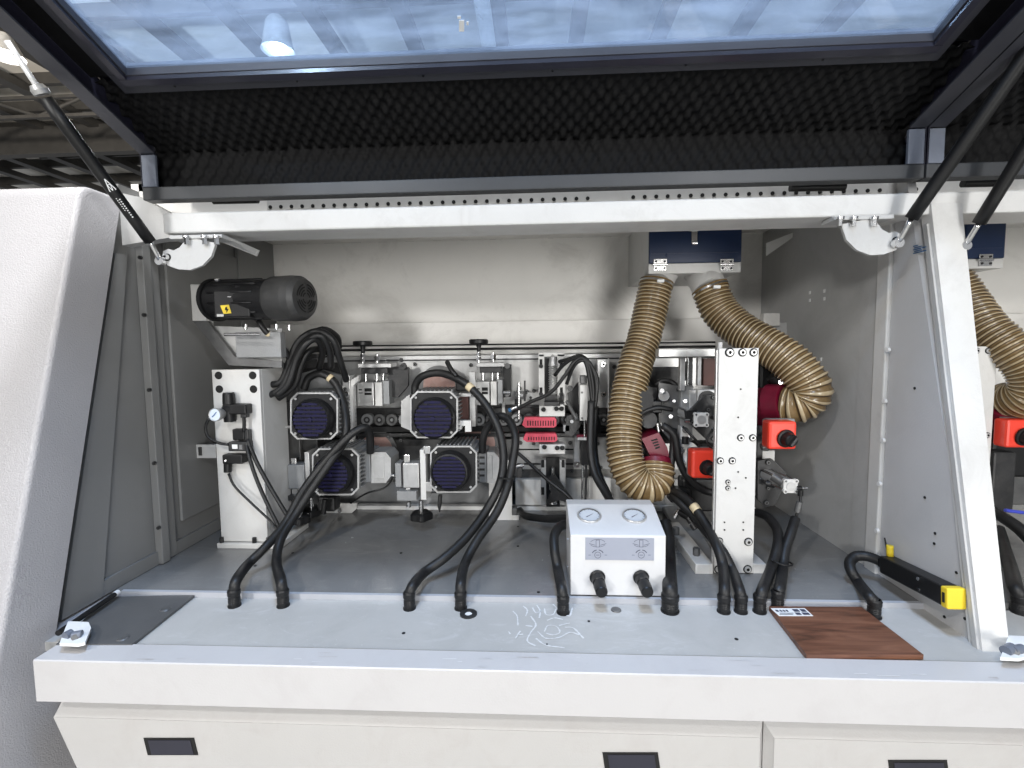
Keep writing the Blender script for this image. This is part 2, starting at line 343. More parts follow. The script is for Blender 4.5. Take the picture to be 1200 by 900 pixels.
# front post (slanted)
def post(name, pxs, th=.03, mt='white_paint'):
    (xa, ya), (xb, yb), (xc, yc), (xd, yd) = pxs
    A = P(xa, ya, fy(.85)); B = P(xb, yb, fy(.85)); C_ = P(xc, yc, fy(.03)); D = P(xd, yd, fy(.03))
    return MB().prism([A, B, C_, D], (0, th, 0), mt)
m = post('post', [(1091,238),(1127,238),(1184,768),(1152,768)])
for (x, y) in [(1160,737),(1173,737),(1163,757)]:
    q = P(x, y, fy(.09)-.0015); m.cyl(q, q+Vector((0,.001,0)), .004, 'hole_black', 10)
build('front_post', m, enc)
m = MB(); A = P(1085, 262, fy(.8)+.006); 
m.prism([P(1086,262,fy(.8)+.012), P(1093,262,fy(.8)+.012), P(1154,768,fy(0)+.012), P(1146,768,fy(0)+.012)], (0, .01, 0), 'grey_paint')
build('post_edge', m, enc)
# floor
m = MB(); m.bb(XL, XR, 1.0976, YB-.003, -.02, .012, 'floor_grey')
m.bb(XR+.022, XR2, 1.0976, YB-.003, -.02, .012, 'floor_grey')
for (x, y) in [(607,617),(607,640),(631,694),(343,648),(299,663),(470,648)]:
    q = PZ(x, y, .0125); m.cyl(q, q+Vector((0,0,.0008)), .004, 'hole_black', 10)
build('base_floor', m, enc)
m = MB(); m.bb(XL+.03, XR, 1.088, 1.0974, -.02, .0135, 'step_paint')
build('floor_step', m, enc)
m = MB(); m.bb(XL, XR2, .905, 1.0875, -.02, 0, 'strip_grey')
for (x, y, r) in [(473,742,.004),(641,755,.002),(690,728,.003),(863,749,.004)]:
    q = PZ(x, y, .0004); m.cyl(q, q+Vector((0,0,.0006)), r, 'hole_black', 10)
build('front_strip', m, enc)
# chalk / glue scribbles on the strip
m = MB()
def rib(pix, w=.003):
    pts = smooth_path([PZ(x, y, .0012) for x, y in pix], .004)
    for a, b in zip(pts, pts[1:]):
        d = (b-a); n = Vector((-d.y, d.x, 0)).normalized()*w*random.uniform(.3, .7)
        m.quad(a-n, b-n, b+n, a+n, 'chalk')
for pth in [[(601,716),(606,722),(607,733)],[(613,710),(618,715),(616,722)],[(624,712),(628,718),(634,716)],[(629,709),(633,716),(632,724)],
            [(596,740),(598,743)],[(604,748),(610,739)],[(607,744),(613,743)],[(622,722),(628,732),(622,741),(618,751),(628,757)],[(638,713),(640,720),(648,720),(652,713)],
            [(641,727),(650,724),(660,726)],[(638,740),(642,733),(652,734),(656,741),(648,744),(640,742)],[(630,740),(640,748),(655,747),(668,741),(679,744)],
            [(655,733),(668,730)],[(660,720),(668,722)],[(616,733),(624,734)],[(662,735),(672,736),(684,748)],[(648,708),(654,714)],[(628,748),(640,756),(662,759)],[(671,712),(668,722)]]:
    rib(pth, .0032)
ch = build('chalk_scribble', m, enc)
# ceiling, beam, gussets
m = MB(); m.bb(XL-.02, XR2, 1.262, YB, ZC+.0005, ZC+.02, 'wall_paint')
m.bb(XL+.001, XR2, 1.262, 1.275, CAMZ+.30, ZC+.02, 'wall_paint')
build('top_panel', m, enc)
def beam(x0, x1):
    zb, zt_ = P(615, 263, 1.14).z, P(615, 238, 1.14).z
    return MB().bb(x0, x1, 1.14, 1.195, zb, zt_, 'white_paint', .004)
build('top_beam', beam(P(190,250,1.14).x, 2.4), enc)
m = MB(); zb, zt_ = P(615, 263, 1.14).z, P(615, 238, 1.14).z
m.bb(-.83, 2.3, 1.1955, 1.26, zb+.004, zb+.012, 'white_paint')
build('beam_flange', m, enc)
m = MB(); m.bb(P(300,240,1.2).x, 1.9, 1.20, 1.25, zt_+.004, zt_+.007, 'white_paint')
m.bb(P(300,240,1.2).x, P(1090,220,1.2).x, 1.251, 1.254, zt_+.012, zt_+.060, 'white_paint')
for i in range(58):
    if i in (30, 31, 32): continue
    x = P(304,240,1.2).x + i*.0285
    m.cyl((x, 1.2495, zt_+.040), (x, 1.2508, zt_+.040), .0050, 'hole_black', 8)
build('perforated_rail', m, enc)
for px in ((250, 302, 233), (926, 990, 218), (1128, 1175, 213)):
    a = P(px[0], px[2]+2, 1.19); b = P(px[1], px[2]+1, 1.19); build('hinge_tube', MB().cyl(a, b, .009, 'black_rubber', 14), enc)
m = MB(); m.prism([Vector((-1.03,1.165,zb-.02)), Vector((-.89,1.165,zb-.002)), Vector((-.89,1.165,zt_+.0)), Vector((-.97,1.165,zt_+.045)), Vector((-1.03,1.165,zt_+.06))], (0,.03,0), 'grey_paint')  # white gusset takes the grey paint to carry its shade
build('corner_gusset', m, enc); m = MB()
m.prism([P(236,274,1.13), P(260,274,1.13), P(303,293,1.25), P(300,300,1.25)], (0,.006,0), 'grey_paint')
build('corner_gusset', m, enc); m = MB()
m.prism([P(898,300,1.7), P(928,279,1.7), P(940,268,1.7), P(898,285,1.7)], (0,.006,0), 'white_paint')
build('corner_gusset', m, enc)
# sill
sy0 = .842; SB = .8967
zs_b = P(627, 838, sy0).z; xs0 = PX(40, 800, 0) if 0 else P(40, 790, sy0).x
ztop = .004; sz1 = .0045
build('base_body', MB().bb(-.93, 2.4, .895, 1.9, GZ+.002, -.03, 'grey_paint'), enc)
m = MB(); xe = 2.4
m.prism([Vector((xs0, sy0, zs_b)), Vector((xs0, sy0, ztop-.002)), Vector((xs0, sy0+.002, ztop)), Vector((xs0, SB, sz1)), Vector((xs0, SB, zs_b))], (xe-xs0, 0, 0), 'sill_paint')
build('sill', m, enc)
m = MB()
for k in range(26):
    px = random.uniform(60, 1190); Yk = random.uniform(sy0+.006, SB-.006); c = P(px, 790, Yk); L_ = random.uniform(.006, .05)
    m.quad(Vector((c.x, Yk, .0052)), Vector((c.x+L_, Yk+random.uniform(-.002,.002), .0052)), Vector((c.x+L_*.9, Yk+.0016, .0052)), Vector((c.x+.001, Yk+.001, .0052)), random.choice(['grimy_paint', 'chalk', 'partition_paint']))
build('scratch_mark', m, enc)
# lower drawer panels
def drawer(x0, x1, slant, hx):
    zt0 = P(627, 845, .879).z; mm = MB()
    yf = .867
    zt1 = P(627, 857, yf).z
    A = Vector((x0, .915, zs_b-.001)); 
    mm.prism([Vector((x0, .886, zs_b+.0)), Vector((x1, .886, zs_b)), Vector((x1, .886, zt1-.006)), Vector((x0, .886, zt1-.006))], (0, .02, 0), 'grimy_paint')
    s = slant; e0 = 0 if slant else .012
    mm.prism([Vector((x0+e0, yf, zt1)), Vector((x1-.012, yf, zt1)), Vector((x1-.012, yf, zt1-.5)), Vector((x0+e0+s, yf, zt1-.5))], (0, .018, 0), 'panel_paint')
    mm.prism([Vector((x0+e0, yf+.001, zt1)), Vector((x1-.012, yf+.001, zt1)), Vector((x1, .885, zt1+.018)), Vector((x0, .885, zt1+.018))], (0, .004, 0), 'panel_paint')
    for xs, sg in ((x0, 1), (x1, -1)):
        if slant and sg == 1: continue
        mm.prism([Vector((xs+sg*.012, yf+.001, zt1)), Vector((xs, .885, zt1+.018)), Vector((xs, .885, zt1-.5)), Vector((xs+sg*.012, yf+.001, zt1-.5))], (0, .003, 0), 'panel_paint')
    d = build('drawer_panel', mm, enc)
    for (x, y, x2, y2, sk) in hx:
        h = MB(); pts = [P(x, y, yf-.0015), P(x2-sk, y, yf-.0015), P(x2, y2, yf-.0015), P(x+sk, y2, yf-.0015)]
        h.prism(pts, (0, .001, 0), 'hole_black')
        c = sum(pts, Vector())/4
        pts2 = [c + (q-c)*.84 + Vector((.001, -.0012, -.001)) for q in pts]; h.prism(pts2, (0, .001, 0), 'hood_dark')
        build('handle', h, d)
xd = P(899, 870, .867).x
drawer(P(63, 845, .867).x, xd-.001, .19, [(168, 865, 232, 885, 5), (706, 882, 774, 903, 3)])
drawer(xd+.001, 1.9, 0, [(1041, 891, 1113, 915, 3)])
# slanted end cover at the left
def ey(z): return .967 + .26*z   # z relative to the camera
pr = [(-1.4, ey(-1.4)), (.355, ey(.355)), (.377, ey(.36)+.02), (.38, ey(.38)+.06)]
XE = -1.03
m = MB(); 
def cover_slice(x, dy, dz):
    out = [Vector((x, ey(-1.2)+dy, CAMZ-1.2)), Vector((x, ey(.35)+dy, CAMZ+.35))]
    for k in range(1, 9):
        a = k/8*math.pi/2; out.append(Vector((x, ey(.35)+dy+.035*(1-math.cos(a)), CAMZ+.35-dz+.035*math.sin(a))))
    out += [Vector((x, 1.17, CAMZ+.385-dz)), Vector((x, 1.158, CAMZ+.33)), Vector((x, .929, .008)), Vector((x, 1.3, .006)), Vector((x, 1.3, .008-.7))]
    return out
R_ = .011; sl_ = []
for k in range(7):
    a = k/6*math.pi/2; sl_.append(cover_slice(XE - R_*(1-math.cos(a)), R_*(1-math.sin(a)), R_*(1-math.sin(a))))
sl_.append(cover_slice(XE-.6, 0, 0))
n = len(sl_[0]); vs = [v for s_ in sl_ for v in s_]; fs = [tuple(range(n)), tuple(range((len(sl_)-1)*n, len(sl_)*n))[::-1]]
for k in range(len(sl_)-1):
    for i in range(n): fs.append((k*n+i, (k+1)*n+i, (k+1)*n+(i+1) % n, k*n+(i+1) % n))
m.add(vs, fs, 'cover_paint', True)
ec = build('end_cover', m, enc)
for p_ in ec.data.polygons: p_.use_smooth = True
try:
    ec.data.set_sharp_from_angle(angle=math.radians(25))
except Exception as e: print(e)
# dark plate, rod and white catch in the left corner
m = MB(); m.prism([PZ(128,702,.001), PZ(228,700,.001), PZ(155,758,.001), PZ(66,758,.001)], (0,0,.006), 'dark_plate')
for (x, y) in [(194,714),(144,748)]:
    q = PZ(x, y, .0075); m.lathe(q, (0,0,1), [(0,.012),(.002,.009),(.002,0)], 'mid_metal', 16)
build('cover_top', MB().bb(-1.75, XL-.021, 1.175, 1.9, CAMZ+.1, CAMZ+.375, 'cover_paint', .004), enc)
cp = build('corner_plate', m, enc)
m = MB(); m.cyl(PZ(68,742,.02), PZ(134,697,.02), .006, 'black_plastic', 12); m.cyl(PZ(134,697,.02), PZ(138,694,.02), .0065, 'bright_white', 12)
build('corner_rod', m, enc)
def catch(cx, cy, label):
    t = thing('door_catch', label, 'catch', PZ(cx, cy, .0), 'white door catches')
    Y0 = PZ(cx, cy, .03).y
    def w(dx, dy, z=.02): return PZ(cx+dx, cy+dy, z)
    m = MB(); m.prism([w(-18,14), w(-8,-12), w(16,-11), w(19,-4), w(12,13), w(4,15)], (0,0,.006), 'bright_white')
    build('catch_plate', m, t)
    m = MB(); m.cyl(w(-12,3,.03), w(-4,-1,.03), .009, 'hood_edge', 14); m.cyl(w(-3,2,.03), w(8,0,.03), .008, 'hood_edge', 14)
    m.cyl(w(0,4,.0), w(0,4,.03), .006, 'mid_metal', 12)
    build('catch_roller', m, t)
catch(88, 743, 'white door catch with grey roller in the lower left corner of the bay')
catch(1190, 760, 'white door catch with dark roller at the foot of the right front post')
# power contactor bay on the right gets its own back panel piece
# ================================================================ raised hoods
def zg(y): return CAMZ + .58 + .36*(.98 - y)
def zr(y): return CAMZ + .468 + .36*(1.12 - y)
JIT = [random.random() for _ in range(997)]
def foam_sheet(p00, pu, pv, nu, nv, nrm, amp=.016, k=5):
    vs = []; fs = []; NU, NV = nu*k, nv*k
    for j in range(NV+1):
        for i in range(NU+1):
            u, v = i/NU, j/NV
            h = (math.cos(2*math.pi*(u*nu)) * math.cos(2*math.pi*(v*nv)*1) + 1)/2
            cell = (int(u*nu*2+.5), int(v*nv*2+.5)); h = h**1.3 * amp * (.72+.4*JIT[(cell[0]*37+cell[1]*101) % 997])
            vs.append(p00 + pu*u + pv*v + nrm*h)
    for j in range(NV):
        for i in range(NU):
            a = j*(NU+1)+i; fs.append((a, a+1, a+NU+2, a+NU+1))
    return vs, fs
def hood(x0, x1, wx0, wx1, label):
    t = thing('raised_hood', label, 'hood', ((x0+x1)/2, 1.14, CAMZ+.36), 'raised hoods')
    YE = .33
    ybk = 1.175
    # rim: bottom bar + end pieces + side flanges
    b0, b1 = P(610,222,1.12).z, P(610,206,1.12).z
    m = MB(); m.bb(x0, x1, 1.12, 1.15, b0, b1, 'hood_bar', .002)
    build('bottom_bar', m, t)
    for xa in (x0, x1-.036):
        m = MB(); m.bb(xa, xa+.036, 1.12, 1.128, b1+.0005, CAMZ+.466, 'hood_edge', .0015)
        m.prism([Vector((xa, 1.12, zr(1.12))), Vector((xa, YE, zr(YE))), Vector((xa, YE, zr(YE)+.004)), Vector((xa, 1.12, zr(1.12)+.004))], (.036, 0, 0), 'hood_grey')
        build('side_flange', m, t)
    m = MB()
    for xa in (x0, x1-.003):
        m.prism([Vector((xa, 1.12, b1)), Vector((xa, 1.12, zr(1.12)+.004)), Vector((xa, YE, zr(YE)+.004)), Vector((xa, YE, zg(YE)+.02)), Vector((xa, 1.2, zg(1.2)+.02)), Vector((xa, 1.2, b1))], (.003, 0, 0), 'hood_dark')
    zz = .022
    a, b = 1.2, .985
    m.prism([Vector((x0+.003, a, zg(a)+zz)), Vector((x0+.003, b+.02, zg(b+.02)+zz)), Vector((x0+.003, b+.02, zg(b+.02)+zz+.003)), Vector((x0+.003, a, zg(a)+zz+.003))], (x1-x0-.006, 0, 0), 'hood_dark')
    m.bb(x0+.003, x1-.003, 1.2, 1.203, b1, zg(1.2)+.02, 'hood_dark')
    m.bb(x0, x1, YE-.02, YE, zr(YE), zg(YE)+.02, 'hood_dark')
    for (xa, xb) in ((x0+.004, wx0-.028), (wx1+.028, x1-.004)):
        m.prism([Vector((xa, YE, zg(YE)+.003)), Vector((xa, 1.0, zg(1.0)+.003)), Vector((xa, 1.0, zg(1.0)+.006)), Vector((xa, YE, zg(YE)+.006))], (xb-xa, 0, 0), 'foam')
    build('shell', m, t)
    # foam: vertical back and sloping part, modelled bumps
    m = MB(); w = x1-x0-.012; nu = max(6, int(w/.03)) ; p0 = Vector((x0+.006, ybk, b1-.004))
    vs, fs = foam_sheet(p0, Vector((w,0,0)), Vector((0,0,CAMZ+.491-b1+.004)), nu, 2, Vector((0,-1,0))); m.add(vs, fs, 'foam', True)
    p1 = Vector((x0+.006, ybk, CAMZ+.491)); e = Vector((0, 1.012-ybk, zg(1.012)+.012-(CAMZ+.491)))
    nr = Vector((1,0,0)).cross(e).normalized(); 
    if nr.z > 0: nr = -nr
    vs, fs = foam_sheet(p1, Vector((w,0,0)), e, nu, 5, nr); m.add(vs, fs, 'foam', True)
    build('acoustic_foam', m, t)
    # window
    def sl(x, y, dz): return Vector((x, y, zg(y)+dz))
    def bar(xa, xb, ya, yb, d0, d1, mt):
        return m.prism([sl(xa, ya, d0), sl(xb, ya, d0), sl(xb, yb, d0), sl(xa, yb, d0)], (0, 0, d1-d0), mt)
    m = MB(); fw = .040
    bar(wx0-fw, wx1+fw, .982, 1.022, -.012, .012, 'hood_grey')
    bar(wx0-fw, wx0, YE+.05, .9815, -.012, .012, 'hood_grey'); bar(wx1, wx1+fw, YE+.05, .9815, -.012, .012, 'hood_grey')
    bar(wx0-fw*.5, wx1+fw*.5, .984, .998, -.020, -.0125, 'hood_dark')
    bar(wx0-fw*.45, wx0-.003, YE+.05, .983, -.020, -.0125, 'hood_dark'); bar(wx1+.003, wx1+fw*.45, YE+.05, .983, -.020, -.0125, 'hood_dark')
    for i in range(6):
        c = sl(wx0 + (wx1-wx0)*(i+.3)/6, 1.01, -.0125); m.cyl(c, c+Vector((0,0,-.001)), .0022, 'steel' if i % 2 else 'hole_black', 8)
    wf = build('window_frame', m, t)
    m = MB(); bar(wx0-.004, wx1+.004, YE+.05, .988, .002, .006, 'dusty_glass')
    build('window_pane', m, t)
    return t
hx0, hx1 = P(165, 200, 1.12).x, P(1084.5, 180, 1.12).x
wx0 = P(147, 78, .98).x; wx1 = P(1095, 38, .98).x
hood(hx0, hx1, wx0, wx1, 'large raised hood with a dusty blue window and black egg crate foam')
hood(hx1+.004, 2.5, 1.12, 2.3, 'second raised hood at the upper right edge, only its foam corner showing')
# sticker of dust: small tape pieces on the glass
m = MB(); 
def gp(px, py):
    r = ray(px, py); # intersect glass plane z = zg(y)
    # CAMZ + t*r.z = CAMZ+.58+.36*(.98 - t*r.y)
    tt = (.58+.36*.98)/(r.z+.36*r.y); return CAMP + r*tt
for (x, y, w_, h_) in [(541,30,6,13),(538,20,4,3),(548,27,2.5,4)]:
    a = gp(x-w_/2, y-h_/2); b = gp(x+w_/2, y-h_/2); c = gp(x+w_/2, y+h_/2); d = gp(x-w_/2, y+h_/2)
    m.prism([a, b, c, d], (0,0,-.0008), 'label_white')
tp = build('tape_scrap', m); tag(tp, 'white scrap of tape stuck on the hood window beside the bright pipe', 'tape')
# ================================================================ gas struts with brackets
def strut(pix, Ys, rad, ylab, bracket, extra=None, mark=False):
    pts = [P(x, y, Y) for (x, y), Y in zip(pix, Ys)]
    t = thing('gas_strut', ylab, 'gas strut', pts[0], 'gas struts holding the hoods')
    A, B, C_ = pts[0], pts[1], pts[2]
    build('cylinder', MB().tube([B, C_], rad, 'black_plastic', 20, step=.05).cyl(C_, C_+(C_-B).normalized()*.006, rad*.9, 'mid_metal'), t)
    m = MB(); m.tube([A, B], rad*.42, 'steel', 14, step=.02); m.lathe(A+Vector((0,-.006,0)), (0,1,0), [(0,0),(0,rad*.8),(.012,rad*.8),(.012,0)], 'steel', 18)
    build('piston_rod', m, t)
    if len(pts) > 3:
        m = MB(); m.lathe(C_, (pts[3]-C_), [(-.004,0),(-.004,rad*1.1),(.004,rad*1.2),(.012,rad*.9),(.014,.3*rad)], 'aluminium', 18); m.tube([C_, pts[3]], rad*.42, 'pipe_white', 12, step=.03)
        build('end_fitting', m, t)
    if mark:
        ax = (C_-B).normalized(); tw = (CAMP-(B+C_)/2); tw = (tw-ax*tw.dot(ax)).normalized(); sd = ax.cross(tw)
        m = MB()
        def at(f, s): 
            c = B.lerp(C_, f); ang = s/rad
            return c + (tw*math.cos(ang) + sd*math.sin(ang))*(rad+.0006)
        def strip(f0, s0, f1, s1, w=.0009):
            a, b = at(f0, s0), at(f1, s1); d = (b-a).normalized(); n = d.cross(tw).normalized()*w; m.quad(a-n, b-n, b+n, a+n, 'label_white')
        tri = [(.47, -.006), (.47, .006), (.38, .0)]
        tri = [(.39, -.006), (.39, .0065), (.47, .0)]
        for i in range(3):
            a, b = tri[i], tri[(i+1) % 3]; strip(*a, *b, .0009)
        strip(.39, 0, .43, -.003, .0007); strip(.39, 0, .43, .003, .0007); strip(.43,-.003,.43,.003,.0007)
        for k in range(9): strip(.33-k*.016, .0005, .322-k*.016, .0005, .0014); 
        for k in range(7): strip(.34-k*.014, -.004, .334-k*.014, -.004, .0009)
        build('warning_print', m, t)
    return t
def bracket(cx, cy, flip, Y, label, s=1):
    t = thing('strut_bracket', label, 'bracket', P(cx, cy, Y), 'strut brackets')
    pts = []; f = -1 if flip else 1
    # crescent in px, drawn for the right-hand bracket (eye at right)
    prof = [(-36,-14),(-30,4),(-18,16),(-2,22),(14,21),(28,16),(35,6),(34,-3),(27,-6),(20,-4),(12,-8),(5,-17),(-8,-20)]
    m = MB().pp([(cx+f*x*s, cy+y*s) for x, y in prof], Y, .008, 'bracket_paint'); 
    m.pb(min(cx-f*44*s, cx+f*26*s), cy-25*s, max(cx-f*44*s, cx+f*26*s), cy-20*s, Y-.004, .05, 'bracket_paint')
    build('crescent_plate', m, t)
    for dx in (-38, -22, 2):
        m = MB(); q = P(cx+f*dx*s, cy-14*s, Y-.006); m.cyl(q+Vector((0,0,.014)), q+Vector((0,0,-.004)), .006, 'steel', 6, smooth=False); m.cyl(q+Vector((0,0,.016)), q+Vector((0,0,.011)), .009, 'steel', 14)
        build('nut', m, t)
    m = MB(); q = P(cx+f*28*s, cy+5*s, Y); bolt(m, q, .009, h=.010); build('pivot_bolt', m, t)
bracket(221, 297, True, 1.13, 'white crescent bracket under the left end of the top beam', .88)
bracket(1022, 277, False, 1.13, 'white crescent bracket under the top beam near the right front post')
strut([(188,306),(176,283),(48,108),(8,48)], [1.12,1.10,.92,.88], .0125, 'black gas strut with a white triangle print, at the left of the bay', None, mark=True)
strut([(1052,285),(1068,256),(1240,10)], [1.12,1.10,.92], .0132, 'long black gas strut crossing in front of the top beam at right', None)
strut([(1131,288),(1147,262),(1290,30)], [1.12,1.10,.95], .0125, 'short piece of black gas strut beside the right edge of the view', None)
# ================================================================ machine bed behind the units
bed = thing('machine_bed', 'long grey machine bed of metal plates and chain rollers across the back of the bay', 'machine bed', (0, 1.7, .012))
YD = 1.74
def ypx(x, y): return y - .0145*(x-600)*(1 if y < 500 else 0)   # small helper for long rails
def rail(x0, x1, yl, h, Y, d, mt, bev=.001):
    a = P(x0, yl, Y); b = P(x1, yl, Y); zt = P((x0+x1)/2, yl, Y).z; zb = P((x0+x1)/2, yl+h, Y).z
    return MB().bb(a.x, b.x, Y, Y+d, zb, zt, mt, bev)
build('top_plate', rail(398, 838, 401, 14, 1.80, .05, 'wall_paint'), bed)
build('main_plate', rail(330, 838, 416, 62, YD, .05, 'aluminium'), bed)
m = MB()
for x0, x1 in ((402,478),(482,560),(604,632),(716,790)):
    m.pb(x0, 424, x1, 459, YD-.004, .003, 'white_paint')
build('front_plates', m.__class__() if 0 else MB().pb(600,424,632,459,YD-.004,.003,'white_paint'), bed)
build('front_plates', MB().pb(482,424,560,456,YD-.004,.003,'aluminium'), bed)
build('front_plates', MB().pb(716,424,740,476,YD-.004,.003,'aluminium'), bed)
build('groove', rail(400, 838, 420, 1.6, YD-.006, .002, 'dark_metal', 0), bed)
build('groove', rail(480, 838, 474, 5, YD-.008, .003, 'dark_metal', 0), bed)
build('rod', MB().cyl(P(398, 405.5, 1.70), P(838, 401, 1.70), .0032, 'black_plastic', 10), bed)
build('rod', MB().cyl(P(398, 410.5, 1.70), P(838, 406, 1.70), .0045, 'hole_black', 10), bed)
# chain: bearings in a dark slot
build('chain_slot', rail(332, 800, 478, 28, YD-.02, .016, 'dark_metal'), bed)
build('chain_bar', rail(332, 800, 500, 6, YD-.06, .05, 'hole_black'), bed)
build('chain_bar', rail(332, 800, 508, 4, YD-.055, .05, 'chain_dark'), bed)
x = 430
k = 0
while x < 800:
    m = MB(); c = P(x, 492, YD-.05)
    m.lathe(c, (0,-1,0), [(-.03,.021),(0,.022),(.003,.020),(.003,.012,'mid_metal'),(.001,.011,'dark_metal'),(.001,.006,'cast_grey'),(.004,.005,'cast_grey'),(.004,0)], 'mid_metal' if k % 3 else 'cast_grey', 20)
    build('roller', m, bed); x += 14.6; k += 1
build('lower_plate', rail(332, 690, 515, 50, YD+.01, .03, 'mid_metal'), bed)
build('lower_plate', rail(604, 800, 512, 38, YD-.01, .012, 'aluminium'), bed)
build('groove', rail(606, 672, 526, 1.6, YD-.013, .002, 'hole_black', 0), bed)
build('groove', rail(606, 672, 543, 1.6, YD-.013, .002, 'hole_black', 0), bed)
build('lower_panel', rail(604, 800, 561, 32, YD-.004, .02, 'aluminium'), bed)
build('lower_panel', rail(332, 600, 548, 47, YD+.02, .02, 'cast_grey'), bed)
build('white_edge', rail(418, 886, 594, 5.5, 1.70, .03, 'bright_white'), bed)
build('bed_base', rail(330, 886, 599.5, 8, 1.72, .03, 'dark_metal'), bed)
build('foot_bracket', MB().pp([(372,590),(418,590),(418,596),(400,612),(376,612)], 1.66, .01, 'white_paint'), bed)
build('foot_bracket', MB().pp([(573,540),(600,540),(600,611),(573,611)], 1.60, .01, 'white_paint').pb(600,604,608,611,1.60,.08,'white_paint').pb(599,596,606,604,1.6,.03,'mid_metal'), bed)
build('stand_edge', MB().pb(588,462,592,490,YD-.03,.01,'aluminium'), bed)

# ================================================================ left column with regulator
t = thing('support_column', 'white square support column with four black hole plugs, at the left of the bay', 'column', PZ(290, 645, .012))
YC = 1.355
xa, xb = P(254, 540, YC).x, P(309, 540, YC).x
ztp = P(280, 433, YC).z
m = MB(); m.bb(xa, xb, YC, YC+.012, .03, ztp, 'white_paint', .002)
m.bb(xb+.0005-.012, xb, YC+.0125, 1.50, .03, ztp, 'white_paint', .001)
m.bb(xa+.001, xb-.013, YC+.0125, 1.50, ztp-.012, ztp-.002, 'grey_paint', .001)
build('post', m, t)
for x, y in ((256,440),(296,440),(257,456),(297,456)):
    q = P(x, y, YC-.0005); build('hole_plug', MB().lathe(q, (0,-1,0), [(0,.0115),(.0015,.0105),(.002,0)], 'hole_black', 20), t)
m = MB(); m.bb(xa-.008, xb+.045, YC-.01, 1.52, .012, .028, 'white_paint', .002); build('base_plate', m, t)
for x, y in ((262,634),(300,634),(316,630)):
    q = P(x, y, YC+.004); build('nut', MB().cyl((q.x, YC-.004, .029), (q.x, YC-.004, .045), .006, 'dark_metal', 6, smooth=False), t)
build('hinge_leaf', MB().pb(229,521,253,537,YC+.05,.01,'grey_paint').pb(232,524,236,534,YC+.046,.004,'dark_metal'), t)
t = thing('air_regulator', 'small black air regulator with a round gauge on the white column', 'regulator', P(268, 485, YC))
m = MB(); m.lathe(P(269,482,YC-.02), (0,0,1), [(-.03,.016),(0,.017),(.012,.02),(.018,.014),(.022,.017),(.05,.016),(.055,.014),(.055,0)], 'black_plastic', 20)
m.pb(260,474,288,486,YC-.035,.034,'black_plastic',.004); m.pb(281,477,288,490,YC-.03,.02,'dark_metal',.003); build('valve_body', m, t)
m = MB(); c = P(255,485.5,YC-.05); m.lathe(c, (-.12,-1,0), [(-.03,.010),(0,.0185),(.008,.0195),(.012,.0185),(.010,.0165,'dial_blue'),(.010,0,'dial_blue')], 'aluminium', 28)
d = Vector((-.12,-1,0)).normalized()
m.tube([c+d*.0115+Vector((-.007,0,-.006)), c+d*.0115+Vector((.006,0,.008))], .0011, 'blue_print', 6, step=.004)
build('gauge', m, t)
t = thing('solenoid_valve', 'black solenoid valve with tube fittings below the round gauge on the column', 'valve', P(285,525,YC))
m = MB(); m.pb(272,503,286,516,YC-.02,.02,'black_plastic',.003); m.pb(286,504,291,518,YC-.022,.02,'dark_metal',.003)
m.pb(267,518,290,529,YC-.03,.03,'dark_metal',.003); m.pb(272,521,278,526,YC-.032,.002,'label_white',0); m.pb(280,521,284,527,YC-.032,.002,'steel',0)
m.pb(260,533,284,544,YC-.03,.03,'black_plastic',.004); m.cyl(P(267,543,YC-.015), P(267,553,YC-.015), .011, 'black_plastic', 16); m.cyl(P(264,540,YC-.031), P(264,540,YC-.034), .003, 'steel', 8)
build('valve_body', m, t)
m = MB(); m.tube([P(284,480,YC-.02), P(286,492,YC-.02), P(286,506,YC-.02)], .005, 'black_plastic', 10); m.tube([P(246,488,YC-.03),P(241,500,YC-.03),P(244,512,YC-.03),P(256,519,YC-.03),P(268,521,YC-.03)], .0042, 'black_rubber', 10)
build('air_tube', m, t)
def cable(name, path, r, label, cat='cable', group=None, mt='black_rubber', gland=None, seg=12, marker=None):
    pts = [P(*q) if len(q) == 3 else PZ(q[0], q[1]+10, 0)+Vector((0,0,.035)) for q in path]
    if gland: pts[1] = P(path[1][0], path[1][1]-2, pts[0].y+.012)
    t = thing(name, label, cat, pts[0], group)
    b = build('sheath' if gland or marker else 'sheath', MB().tube(pts, r, mt, seg, step=.0024, rf=(lambda i, n: r*(1.0+.05*((i//1) % 2)))) if gland else MB().tube(pts, r, mt, seg), t)
    if gland:
        g = pts[0]; m = MB(); R = r*1.10
        m.lathe((g.x, g.y, .0), (0,0,1), [(.0,R*1.14),(.003,R*1.14),(.003,R),(.010,R),(.012,R*1.04),(.014,R),(.016,R*1.04),(.018,R),(.020,R*1.04),(.022,R),(.026,R),(.028,R*1.10),(.038,R*1.12),(.042,R*.95),(.042,r*.9)], 'black_plastic', 22)
        build('gland', m, t)
    if marker:
        sp = smooth_path(pts, .004); i = int(len(sp)*marker[0]); m = MB(); m.tube(sp[i:i+marker[1]], r*1.12, 'cream', 12, step=.004); build('cable_tag', m, t)
    return t
cable('thin_cable', [(268,555,YC-.02),(275,570,YC-.03),(295,590,YC-.04),(318,612,YC-.05),(330,630,YC-.06)], .0035, 'thinnest black cable drooping across the face of the left white column')
cable('thin_cable', [(288,518,YC-.02),(292,535,YC-.04),(300,560,YC-.05),(313,590,YC-.06),(331,626,YC-.07)], .0055, 'black cable falling straight from the solenoid valve to the bundle on the floor')
cable('thin_cable', [(290,515,YC-.02),(300,540,YC-.03),(315,568,YC-.04),(328,590,YC-.05),(341,612,YC-.05)], .006, 'black cable from the solenoid valve leaning right over the column edge')

